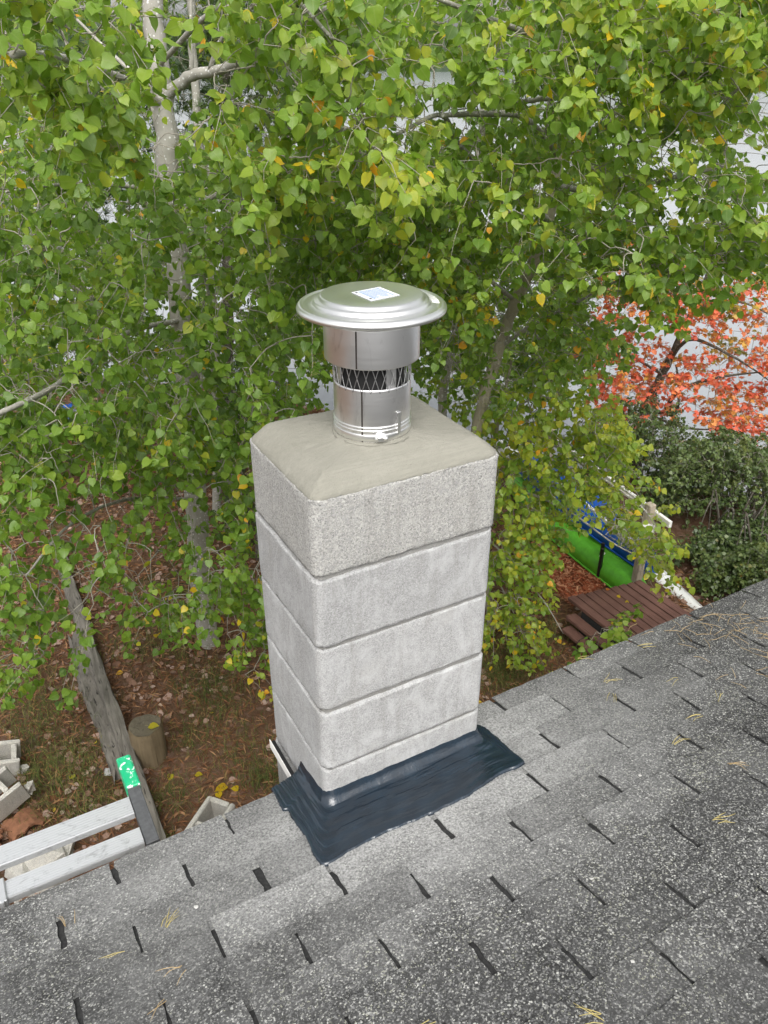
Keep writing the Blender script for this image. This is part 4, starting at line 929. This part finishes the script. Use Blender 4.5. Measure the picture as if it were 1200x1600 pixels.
tA.region([(-100, -420), (700, -420), (700, -60), (-100, -60)], (2.8, 5.2), 41, 0.0500, 0.50, .06, aA)
NL += tA.finish(T0, M_LEAF)
# --- aspen B, behind and right of the cap
hB = 5.0; gB = at(690, 1000, hB); bB = np.array([gB[0], gB[1], float(gz(gB[0], gB[1]))])
tB = Tree('aspen_tree', 'tall leaning aspen with smooth trunk whose crown fills the upper right', bB, seed=33)
tB.limb([bB - [0, 0, .15], at(718, 820, hB), at(742, 690, hB), at(760, 610, hB), at(782, 540, hB), at(806, 470, hB - .05), at(832, 415, hB - .1), at(856, 350, hB - .1), at(874, 230, hB), at(905, 110, hB + .1), at(940, 0, hB + .2), at(985, -200, hB + .3), at(1000, -420, hB + .4)], .042, .026, 'trunk', M_BARKG)
for C, r0, r1 in [([at(782, 540, hB), at(812, 520, hB - .1), at(850, 500, hB - .2), at(905, 470, hB - .4), at(980, 430, hB - .6)], .018, .006),
                  ([at(858, 345, hB - .1), at(790, 290, hB - .5), at(720, 230, hB - 1.0), at(690, 180, hB - 1.2), at(620, 210, hB - 1.5)], .020, .007),
                  ([at(872, 240, hB), at(820, 185, hB - .6), at(760, 178, hB - 1.0), at(690, 180, hB - 1.3)], .020, .010),
                  ([at(876, 220, hB), at(960, 190, hB - .6), at(1060, 120, hB - 1.2), at(1170, 30, hB - 1.7)], .020, .006),
                  ([at(866, 290, hB), at(940, 300, hB - .6), at(1040, 280, hB - 1.1), at(1130, 260, hB - 1.3)], .018, .006),
                  ([at(905, 110, hB), at(840, 60, hB - .7), at(740, 20, hB - 1.4), at(640, -20, hB - 1.8)], .018, .006),
                  ([at(930, 30, hB), at(1010, -40, hB - .8), at(1120, -60, hB - 1.4)], .018, .006),
                  ([at(850, 370, hB), at(930, 390, hB - .5), at(1010, 410, hB - .8), at(1090, 430, hB - 1.0)], .014, .005),
                  ([at(806, 470, hB), at(740, 420, hB - .5), at(660, 380, hB - .8), at(570, 370, hB - 1.0)], .014, .005),
                  ([at(806, 160, hB - .6), at(870, 152, hB - .9), at(900, 148, hB - 1.0)], .012, .010)]: tB.limb(C, r0, r1, mat=M_BARK, k=7)
tB.region([(640, -60), (1240, -60), (1240, 330), (1190, 400), (1060, 430), (900, 440), (690, 440), (600, 300), (640, 120)], (3.3, 5.0), 766, 0.0428, 0.55, .10, bB, yellow=.02)
tB.region([(860, -40), (1150, -40), (1200, 120), (1050, 170), (880, 120)], (3.3, 3.9), 73, 0.0428, 0.71, .07, bB, yellow=.08)
tB.region([(480, 20), (650, 20), (640, 110), (520, 110)], (3.4, 4.6), 62, 0.0428, 0.55, .08, bB)
tB.region([(480, 230), (720, 250), (760, 440), (720, 520), (690, 560), (640, 440), (480, 430)], (3.7, 5.2), 273, 0.0414, 0.47, .07, bB)
tB.region([(690, 440), (900, 430), (960, 470), (900, 590), (760, 640), (690, 600)], (4.2, 5.6), 182, 0.0400, 0.51, .09, bB, yellow=.05)
tB.region([(930, 380), (1200, 350), (1200, 410), (1080, 450), (960, 470)], (3.6, 4.4), 81, 0.0414, 0.53, .08, bB)
tB.region([(700, 430), (770, 420), (780, 500), (720, 520)], (4.0, 4.4), 8, 0.0393, 0.75, .04, bB, yellow=.5)
tB.region([(600, -420), (1300, -420), (1300, -60), (600, -60)], (3.3, 5.4), 29, 0.0456, 0.55, .08, bB)
NL += tB.finish(T0, M_LEAF)
# --- aspen C, young, hanging over the deck
hC = 5.4; gC = at(770, 950, hC); bC = np.array([gC[0], gC[1], float(gz(gC[0], gC[1]))])
tC = Tree('aspen_sapling', 'young aspen with small yellow green leaves drooping towards the brown deck', bC, seed=45)
tC.limb([bC - [0, 0, .1], at(762, 900, hC), at(760, 780, hC), at(772, 690, hC), at(790, 610, hC), at(800, 560, hC)], .024, .008, 'trunk', M_BARKG)
for C, r0, r1 in [([at(762, 770, hC), at(820, 770, hC - .2), at(890, 800, hC - .4), at(960, 850, hC - .5), at(1020, 880, hC - .5)], .012, .004),
                  ([at(770, 700, hC), at(850, 690, hC - .1), at(930, 740, hC - .2), at(1010, 800, hC - .3), at(1050, 880, hC - .3)], .012, .004),
                  ([at(761, 840, hC), at(800, 880, hC - .3), at(850, 940, hC - .5), at(880, 990, hC - .5)], .010, .003),
                  ([at(780, 650, hC), at(850, 620, hC), at(920, 650, hC)], .010, .004),
                  ([at(762, 880, hC), at(790, 930, hC - .3), at(820, 1000, hC - .5)], .008, .003)]: tC.limb(C, r0, r1, mat=M_BARK, k=6)
tC.region([(740, 620), (880, 600), (940, 650), (980, 730), (1010, 790), (1030, 840), (1020, 865), (985, 865), (930, 820), (870, 790), (780, 780)], (4.7, 5.7), 290, 0.0441, 0.70, .10, bC, yellow=.04, drop=.5)
tC.region([(770, 770), (860, 790), (870, 830), (840, 880), (830, 950), (790, 950), (765, 900)], (4.8, 5.6), 120, 0.0425, 0.68, .08, bC, yellow=.05, drop=.5)
tC.region([(765, 930), (820, 930), (850, 985), (840, 1000), (805, 1030), (765, 1000)], (4.7, 5.2), 36, 0.0408, 0.68, .07, bC, yellow=.12, drop=.6)
tC.region([(980, 850), (1050, 860), (1040, 890), (990, 900)], (4.7, 5.0), 8, 0.0458, 0.73, .05, bC, yellow=.08, drop=.5)
NL += tC.finish(T0, M_LEAF)
# --- dim second trunk beside aspen B, with its own crown
def back_tree(name, lab, x, y, h, pts, r0, r1, regs, seed, barkm=M_BARK, TT=T1, leafm=M_LEAF, nobj=0, lims=(), group=None, cat='tree', TTn=4):
    gp = at(x, y, h); b = np.array([gp[0], gp[1], float(gz(gp[0], gp[1]))]); t = Tree(name, lab, b, cat, seed, group)
    t.limb([b - [0, 0, .2]] + [at(px, py, h + dh) for px, py, dh in pts], r0, r1, 'trunk', barkm, 8)
    for C, a, c in lims: t.limb([at(*q) for q in C], a, c, 'branch', barkm, 6)
    for poly, hh, n, size, tint, tj, kw in regs: t.region(poly, hh, n, size, tint, tj, b, TTn=TTn, **kw)
    return t.finish(TT, leafm, nobj)
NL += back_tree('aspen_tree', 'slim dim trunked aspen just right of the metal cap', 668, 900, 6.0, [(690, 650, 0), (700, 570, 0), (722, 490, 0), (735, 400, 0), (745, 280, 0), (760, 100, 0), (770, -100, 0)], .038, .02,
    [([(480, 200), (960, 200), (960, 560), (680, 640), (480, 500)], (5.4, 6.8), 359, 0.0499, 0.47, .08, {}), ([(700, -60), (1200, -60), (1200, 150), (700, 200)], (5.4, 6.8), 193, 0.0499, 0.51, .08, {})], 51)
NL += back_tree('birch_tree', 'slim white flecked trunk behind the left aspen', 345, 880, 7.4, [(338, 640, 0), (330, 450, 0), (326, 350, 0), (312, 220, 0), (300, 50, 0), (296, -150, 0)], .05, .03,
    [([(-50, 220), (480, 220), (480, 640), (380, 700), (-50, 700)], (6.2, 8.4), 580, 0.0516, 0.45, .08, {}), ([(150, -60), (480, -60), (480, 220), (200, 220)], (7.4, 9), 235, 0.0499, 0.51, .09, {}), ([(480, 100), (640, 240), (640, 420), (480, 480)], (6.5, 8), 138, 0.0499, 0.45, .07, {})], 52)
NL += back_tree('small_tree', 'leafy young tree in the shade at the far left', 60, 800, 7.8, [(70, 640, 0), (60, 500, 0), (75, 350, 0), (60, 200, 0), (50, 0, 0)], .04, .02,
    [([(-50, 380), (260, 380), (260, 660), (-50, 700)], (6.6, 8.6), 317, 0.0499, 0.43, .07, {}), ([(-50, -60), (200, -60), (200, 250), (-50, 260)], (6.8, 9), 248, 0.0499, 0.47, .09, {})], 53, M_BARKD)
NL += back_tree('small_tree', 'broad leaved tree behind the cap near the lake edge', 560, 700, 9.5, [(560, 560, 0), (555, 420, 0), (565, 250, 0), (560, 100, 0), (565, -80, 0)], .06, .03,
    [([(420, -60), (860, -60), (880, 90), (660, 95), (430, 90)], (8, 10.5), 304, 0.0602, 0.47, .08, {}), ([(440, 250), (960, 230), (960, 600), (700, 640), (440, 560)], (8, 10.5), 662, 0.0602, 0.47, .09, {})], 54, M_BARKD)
NL += back_tree('small_tree', 'sparse yellowing tree at the top right above the white water', 1290, 640, 9.0, [(1285, 420, 0), (1275, 250, 0), (1255, 100, 0), (1230, -60, 0)], .05, .02,
    [([(960, -60), (1220, -60), (1220, 130), (1060, 180), (960, 150)], (8, 10), 179, 0.0516, 0.63, .1, dict(yellow=.05)), ([(1060, 170), (1220, 260), (1220, 400), (1080, 380)], (8, 10), 69, 0.0473, 0.67, .1, {})], 55, M_BARKD)
# --- red maple on the shore
hM = 9.2; gM = at(985, 760, hM); bM = np.array([gM[0], gM[1], float(gz(gM[0], gM[1]))])
tM = Tree('maple_tree', 'red and orange autumn maple leaning over the lake', bM, seed=61)
tM.limb([bM - [0, 0, .2], at(995, 690, hM), at(1008, 640, hM), at(1035, 585, hM), at(1050, 555, hM), at(1085, 480, hM + .1), at(1120, 400, hM + .2)], .075, .025, 'trunk', M_BARKD)
for C, r0, r1 in [([at(1040, 640, hM), at(1062, 610, hM - .2), at(1120, 590, hM - .4), at(1200, 580, hM - .6)], .03, .008), ([at(1045, 565, hM), at(1080, 530, hM - .3), at(1150, 560, hM - .5), at(1210, 600, hM - .5)], .026, .008),
                  ([at(1035, 585, hM), at(990, 560, hM - .3), at(940, 550, hM - .6)], .02, .006), ([at(1085, 480, hM), at(1150, 470, hM - .3), at(1220, 500, hM - .4)], .02, .006),
                  ([at(1008, 640, hM), at(1055, 645, hM - .3), at(1060, 600, hM - .3), at(1056, 570, hM - .3)], .022, .012), ([at(1100, 440, hM), at(1040, 460, hM - .4), at(970, 465, hM - .7)], .02, .006), ([at(1110, 420, hM), at(1160, 410, hM - .3), at(1210, 400, hM - .4)], .016, .006), ([at(1005, 645, hM), at(1080, 670, hM - .3), at(1160, 665, hM - .5)], .018, .005)]: tM.limb(C, r0, r1, mat=M_BARKD, k=6)
kwm = dict(holes=False, ncl=3, nl=(5, 8), L=.32, drop=.1, yellow=0., TTn=3)
for poly, n, ti in [([(950, 440), (1110, 445), (1120, 500), (1050, 520), (960, 490)], 90, .60), ([(1100, 400), (1210, 380), (1210, 460), (1120, 460)], 57, .42), ([(1080, 480), (1210, 480), (1210, 560), (1100, 545)], 63, .48),
                    ([(930, 540), (1020, 530), (1060, 600), (1020, 640), (950, 610)], 96, .64), ([(1030, 560), (1210, 555), (1210, 640), (1120, 640), (1060, 600)], 81, .60), ([(1060, 620), (1190, 640), (1190, 690), (1110, 690)], 60, .68), ([(940, 590), (1060, 640), (1040, 660), (960, 650)], 33, .8), ([(960, 380), (1080, 400), (1060, 440), (960, 440)], 30, .45)]:
    tM.region(poly, (8.5, 9.6), int(n * .72), .060, ti + .09, .23, bM, **kwm)
NL += tM.finish(TM1, M_RED, 300, False)
# --- shrubs on the bank
def shrub(lab, cx, cy, h, rx, ry, n, tint, seed, size=.034, red=.02, name='shrub', TT=None, lm=None):
    gp = at(cx, cy + ry, h); b = np.array([gp[0], gp[1], float(gz(gp[0], gp[1]))]); t = Tree(name, lab, b, 'shrub', seed)
    for k in range(7 if rx > 40 else 2): a = k * .9 + (2.6 if rx < 40 else 0); t.limb([b + [.05 * math.cos(a), .05 * math.sin(a), -.05], b + [.25 * math.cos(a), .25 * math.sin(a), .5], at(cx + rx * .7 * math.cos(a), cy + ry * .6 * math.sin(a), h + .3 * math.sin(2 * a))], .014 if rx > 40 else .004, .003, 'stem', M_BARKD, 5)
    poly = [(cx + rx * math.cos(a) * (1 + .12 * math.sin(3 * a + seed)), cy + ry * math.sin(a) * (1 + .1 * math.sin(4 * a))) for a in np.linspace(0, 6.28, 20)]
    t.region(poly, (h - .5, h + .6), n, size, tint, .13, b, holes=False, ncl=4, nl=(6, 10), L=.24, yellow=red, drop=.1, TTn=3); return t.finish(TT or T2, lm or M_BUSH, 0, name == 'thicket')
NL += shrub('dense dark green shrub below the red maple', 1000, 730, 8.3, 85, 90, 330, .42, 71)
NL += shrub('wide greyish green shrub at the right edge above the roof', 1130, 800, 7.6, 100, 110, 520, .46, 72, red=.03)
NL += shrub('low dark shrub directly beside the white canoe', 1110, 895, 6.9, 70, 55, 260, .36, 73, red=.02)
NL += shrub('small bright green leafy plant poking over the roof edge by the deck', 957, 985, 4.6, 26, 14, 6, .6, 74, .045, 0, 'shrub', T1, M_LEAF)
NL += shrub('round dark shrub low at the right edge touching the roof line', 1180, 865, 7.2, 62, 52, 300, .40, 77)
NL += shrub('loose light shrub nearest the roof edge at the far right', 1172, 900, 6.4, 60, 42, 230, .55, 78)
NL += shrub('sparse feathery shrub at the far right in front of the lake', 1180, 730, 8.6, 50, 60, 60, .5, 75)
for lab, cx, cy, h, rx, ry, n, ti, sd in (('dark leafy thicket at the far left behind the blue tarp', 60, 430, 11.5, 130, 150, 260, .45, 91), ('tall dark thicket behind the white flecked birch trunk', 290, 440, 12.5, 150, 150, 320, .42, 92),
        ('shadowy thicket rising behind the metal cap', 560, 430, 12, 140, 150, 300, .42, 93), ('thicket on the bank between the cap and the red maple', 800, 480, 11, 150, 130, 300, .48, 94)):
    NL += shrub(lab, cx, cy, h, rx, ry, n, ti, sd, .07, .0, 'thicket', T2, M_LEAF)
# --- pines behind
def pine(lab, x, y, h, top, r, regs, seed):
    gp = at(x, y, h); b = np.array([gp[0], gp[1], float(gz(gp[0], gp[1]))]); t = Tree('pine_tree', lab, b, 'tree', seed); rr = t.rr
    P = t.limb([b - [0, 0, .2], at(x - 3, y - 250, h), at(x - 6, (y + top) / 2, h), at(x - 8, top, h)], r, r * .5, 'trunk', M_BARKD, 8)
    V = []; F = []; A_ = []; n0 = 0
    for poly, hh, n, ti in regs:
        xs_ = [q[0] for q in poly]; ys_ = [q[1] for q in poly]; c = 0
        while c < n:
            xx = rr.uniform(min(xs_), max(xs_)); yy = rr.uniform(min(ys_), max(ys_))
            if not in_poly(xx, yy, poly): continue
            if any(((xx - a) / p_) ** 2 + ((yy - b_) / e) ** 2 < 1 for a, b_, p_, e in HOLES): c += 1; continue
            c += 1; S = at(xx, yy, rr.uniform(*hh)); t.twig(S, .002, .05)
            for tuft in range(3):
                q = S + rr.normal(0, .09, 3); ax = rr.normal(0, 1, 3); ax[2] = abs(ax[2]) * .6; ax /= np.linalg.norm(ax); tn = ti + rr.normal(0, .15)
                m_ = 34; d = ax + rr.normal(0, .55, (m_, 3)); d /= np.linalg.norm(d, axis=1)[:, None]; sd = np.cross(d, rr.normal(0, 1, (m_, 3))); sd /= np.linalg.norm(sd, axis=1)[:, None]
                L_ = rr.uniform(.08, .13, (m_, 1)); a0 = q + d * .01; p1 = a0 + sd * .0024; p2 = a0 - sd * .0024; p3 = a0 + d * L_
                V.append(np.stack([p1, p2, p3], 1).reshape(-1, 3) - b); F.append(np.arange(m_ * 3).reshape(-1, 3) + n0); n0 += m_ * 3; A_.append(np.full(m_ * 3, np.clip(tn, 0, 1)))
    V = np.concatenate(V); tag(obj('foliage', np_mesh('foliage', V, np.concatenate(F), M_PINE, None, {'tint': np.concatenate(A_), 'lp': np.full((len(V), 3), .5)}), t.root), kind='stuff')
    tag(obj('twigs', t.tw.build('twigs', M_TWIG, True), t.root), kind='stuff')
pine('green needled pine behind the left aspen', 360, 800, 7.9, -200, .07, [([(260, -60), (520, -60), (520, 90), (430, 280), (270, 330)], (7.2, 8.8), 300, .65), ([(0, 60), (260, 60), (260, 330), (0, 420)], (7.6, 9), 180, .55)], 81)
pine('dark pine at the top right corner over the lake', 1260, 640, 13.5, -300, .12, [([(1120, -40), (1230, -40), (1230, 130), (1150, 140)], (12, 14), 160, .6), ([(780, -40), (960, -40), (960, 60), (800, 70)], (12, 15), 160, .5)], 82)
pine('young dark pine in the shade left of the chimney', 405, 900, 6.6, 560, .04, [([(340, 580), (430, 560), (430, 850), (350, 860)], (6.2, 7.2), 60, .35)], 83)

# ================================================================== ground cover
def scatter(n, polys, seed):
    rr = np.random.default_rng(seed); out = []
    W = []
    for poly in polys:
        g = np.array([G(x, y)[:2] for x, y in poly]); W.append(g)
    ar = np.array([abs(np.sum(g[:, 0] * np.roll(g[:, 1], -1) - g[:, 1] * np.roll(g[:, 0], -1))) for g in W]); ar /= ar.sum()
    for g, a in zip(W, ar):
        lo, hi = g.min(0), g.max(0); c = 0; m_ = int(n * a)
        P = rr.uniform(lo, hi, (m_ * 6, 2)); tl = [tuple(q) for q in g]; k = [p for p in P if in_poly(p[0], p[1], tl)][:m_]; out += k
    out = np.array(out); return np.column_stack([out, gz(out[:, 0], out[:, 1])]), rr
LG = [(-120, 620), (480, 620), (470, 1260), (0, 1480), (-160, 1480)]; RG = [(740, 760), (900, 900), (930, 1030), (740, 1110)]; RG3 = [(480, 620), (745, 740), (745, 1110), (470, 1250)]; RG2 = [(1020, 900), (1110, 880), (1120, 960), (1060, 970)]
Pp, rr = scatter(18000, [LG, RG, RG2, RG3], 3); n = len(Pp)
qd = np.array([(-.5, -.5, .12), (.0, -.62, .0), (.5, -.35, .14), (.62, .1, .05), (.2, .62, .18), (-.4, .45, .1), (0, 0, 0)]); qf = np.array([(6, i, (i + 1) % 6) for i in range(6)])
Rr = rot_frames(np.column_stack([rr.normal(0, 1, (n, 2)), rr.normal(0, .25, n)]), rr.normal(0, .35, n)); sc_ = rr.uniform(.018, .05, n)
clumpy = np.sin(Pp[:, 0] * 2.3 + 1) * np.sin(Pp[:, 1] * 1.9) + rr.normal(0, .6, n); keep = clumpy > -.15; Pp, Rr, sc_ = Pp[keep], Rr[keep], sc_[keep]; n = len(Pp)
V = np.einsum('kij,nj->kni', Rr, qd) * sc_[:, None, None] + Pp[:, None] + np.array([0, 0, .012]); tn = np.clip(rr.beta(2, 2.2, n), 0, .93); tn[rr.uniform(0, 1, n) < .012] = 1
tag(obj('leaf_litter', np_mesh('leaf_litter', V.reshape(-1, 3), (qf[None] + (np.arange(n) * 7)[:, None, None]).reshape(-1, 3), M_LITTER, None, {'tint': np.repeat(tn, 7)}, False)), kind='stuff')
Pp, rr = scatter(72000, [LG, RG, RG2, RG3], 4); n = len(Pp); a = rr.uniform(0, 6.28, n); L_ = rr.uniform(.04, .11, n); d = np.column_stack([np.cos(a), np.sin(a), rr.normal(0, .18, n)]); sd = np.column_stack([-np.sin(a), np.cos(a), np.zeros(n)])
p0 = Pp + [0, 0, .008] + rr.uniform(0, .012, (n, 1)) * [0, 0, 1]; wd = .0018
V = np.stack([p0 + sd * wd, p0 - sd * wd, p0 + d * L_[:, None] * .5 + sd * rr.normal(0, .006, (n, 1)) + [0, 0, .004], p0 + d * L_[:, None]], 1); f = np.array([(0, 1, 2), (0, 2, 3), (1, 3, 2)])
tag(obj('needle_litter', np_mesh('needle_litter', V.reshape(-1, 3), (f[None] + (np.arange(n) * 4)[:, None, None]).reshape(-1, 3), M_NLITTER, None, {'tint': np.repeat(rr.uniform(0, 1, n), 4)}, False)), kind='stuff')
# grass tufts
GV = []; GT = []; GK = 1.6
rr = np.random.default_rng(8)
for x, y, r, m_ in [(70, 1230, .30, 420), (110, 1190, .25, 300), (60, 1130, .35, 380), (40, 1080, .4, 300), (140, 1265, .22, 240), (255, 1330, .1, 80), (265, 1250, .2, 160), (330, 1070, .3, 300), (390, 1190, .25, 200), (420, 1220, .15, 140), (345, 1110, .3, 240), (300, 960, .3, 200), (270, 1010, .3, 220), (770, 1010, .35, 400), (800, 1050, .3, 340), (770, 1060, .25, 240), (850, 990, .3, 240), (300, 1160, .2, 120), (20, 1000, .4, 240), (200, 1010, .3, 120)]:
    m_ = int(m_ * GK); c = G(x, y); P = c[:2] + rr.normal(0, r * .55, (m_, 2)); z = gz(P[:, 0], P[:, 1]); a = rr.uniform(0, 6.28, m_); h = rr.uniform(.04, .11, m_); b0 = np.column_stack([P, z]); sd = np.column_stack([-np.sin(a), np.cos(a), 0 * a]) * .0016; out = np.column_stack([np.cos(a), np.sin(a), 0 * a])
    up = np.array([0, 0, 1.]); md = b0 + up * (h * .65)[:, None] + out * (h * .3)[:, None]; q = np.stack([b0 + sd, b0 - sd, md - sd * .8, md + sd * .8, b0 + up * h[:, None] * .75 + out * (h * .9)[:, None]], 1); GV.append(q.reshape(-1, 3)); GT.append(np.repeat(rr.uniform(0, 1, m_), 5))
V = np.concatenate(GV); n = len(V) // 5; f = np.array([(0, 1, 2), (0, 2, 3), (3, 2, 4)])
tag(obj('grass', np_mesh('grass', V, (f[None] + (np.arange(n) * 5)[:, None, None]).reshape(-1, 3), M_GRASS, None, {'tint': np.concatenate(GT)}, False)), kind='stuff')
# mulch chips
g = np.array([q[:2] for q in mp]); P = rr.uniform(g.min(0), g.max(0), (9000, 2)); tl = [tuple(q) for q in g]; P = np.array([q for q in P if in_poly(q[0], q[1], tl)]); n = len(P); a = rr.uniform(0, 6.28, n); d = np.column_stack([np.cos(a), np.sin(a), rr.normal(0, .3, n)]) * rr.uniform(.01, .035, (n, 1)); sd = np.column_stack([-np.sin(a), np.cos(a), rr.normal(0, .3, n)]) * rr.uniform(.003, .008, (n, 1))
b0 = np.column_stack([P, np.full(n, mc[2] + .055)]) + rr.uniform(-.02, .015, (n, 1)) * [0, 0, 1]; V = np.stack([b0 + d + sd, b0 - d + sd, b0 - d - sd, b0 + d - sd], 1).reshape(-1, 3)
tag(obj('mulch_chips', np_mesh('mulch_chips', V, np.arange(4 * n).reshape(-1, 4), M_CHIPS, None, {'tint': np.repeat(rr.uniform(0, 1, n), 4)}, False)), kind='stuff')
# single fallen leaves one can pick out
lt = leaf_template(R_(4), -.12, .12, 0, .4)
def fallen(p, size, tint, lab, grp=None, nz=0):
    me = np_mesh('fallen_leaf', lt[0] * size, lt[1], [M_LEAF, M_PET], lt[3], {'tint': np.full(len(lt[0]), tint), 'lp': lt[2]}); o = obj('fallen_leaf', me, None, p, (random.gauss(0, .15), random.gauss(0, .15), random.uniform(0, 6.28)))
    return tag(o, lab, 'leaf', grp)
fallen(G(361, 1226) + [0, 0, .02], .085, .92, 'larger bright yellow leaf lying on brown needles left of the chimney foot')
sp = np.array(st.location); fallen(sp + [.0, -.02, .315], .07, .87, 'pale yellow leaf lying on top of the stump')
for x, y, lab in ((340, 1238, 'small yellow leaf on brown needles just left of the large yellow one'), (378, 1235, 'small yellow leaf just right of the large yellow one'), (302, 1212, 'small yellow leaf on the mossy mound'), (113, 1212, 'small yellow leaf in the grass above the ladder'),
    (270, 1208, 'small yellow leaf right below the stump'), (230, 1195, 'small yellow leaf at the foot of the stump'), (195, 1050, 'small yellow leaf beside the long timber above the stump')): fallen(G(x, y) + [0, 0, .02], .05, random.uniform(.86, .95), lab, 'yellow leaves fallen on the ground')
for x, y, t, lab in ((965, 935, .9, 'cream leaf near the middle of the deck boards'), (975, 938, .9, 'cream leaf right of the middle of the deck'), (966, 967, .92, 'yellow leaf low on the deck nearest the roof edge'), (995, 973, .88, 'pale leaf on the deck at the roof edge'), (944, 921, 1.0, 'red leaf at the upper left of the deck'),
    (1013, 924, 1.0, 'red leaf at the upper right of the deck'), (960, 977, .9, 'pale leaf at the lower left of the deck'), (984, 958, .86, 'yellow green leaf between the boards in the lower deck')): fallen(onz(x, y, ZD + .004), .035, t, lab, 'leaves on the deck')
print('leaves', NL, 'objects', len(bpy.data.objects))
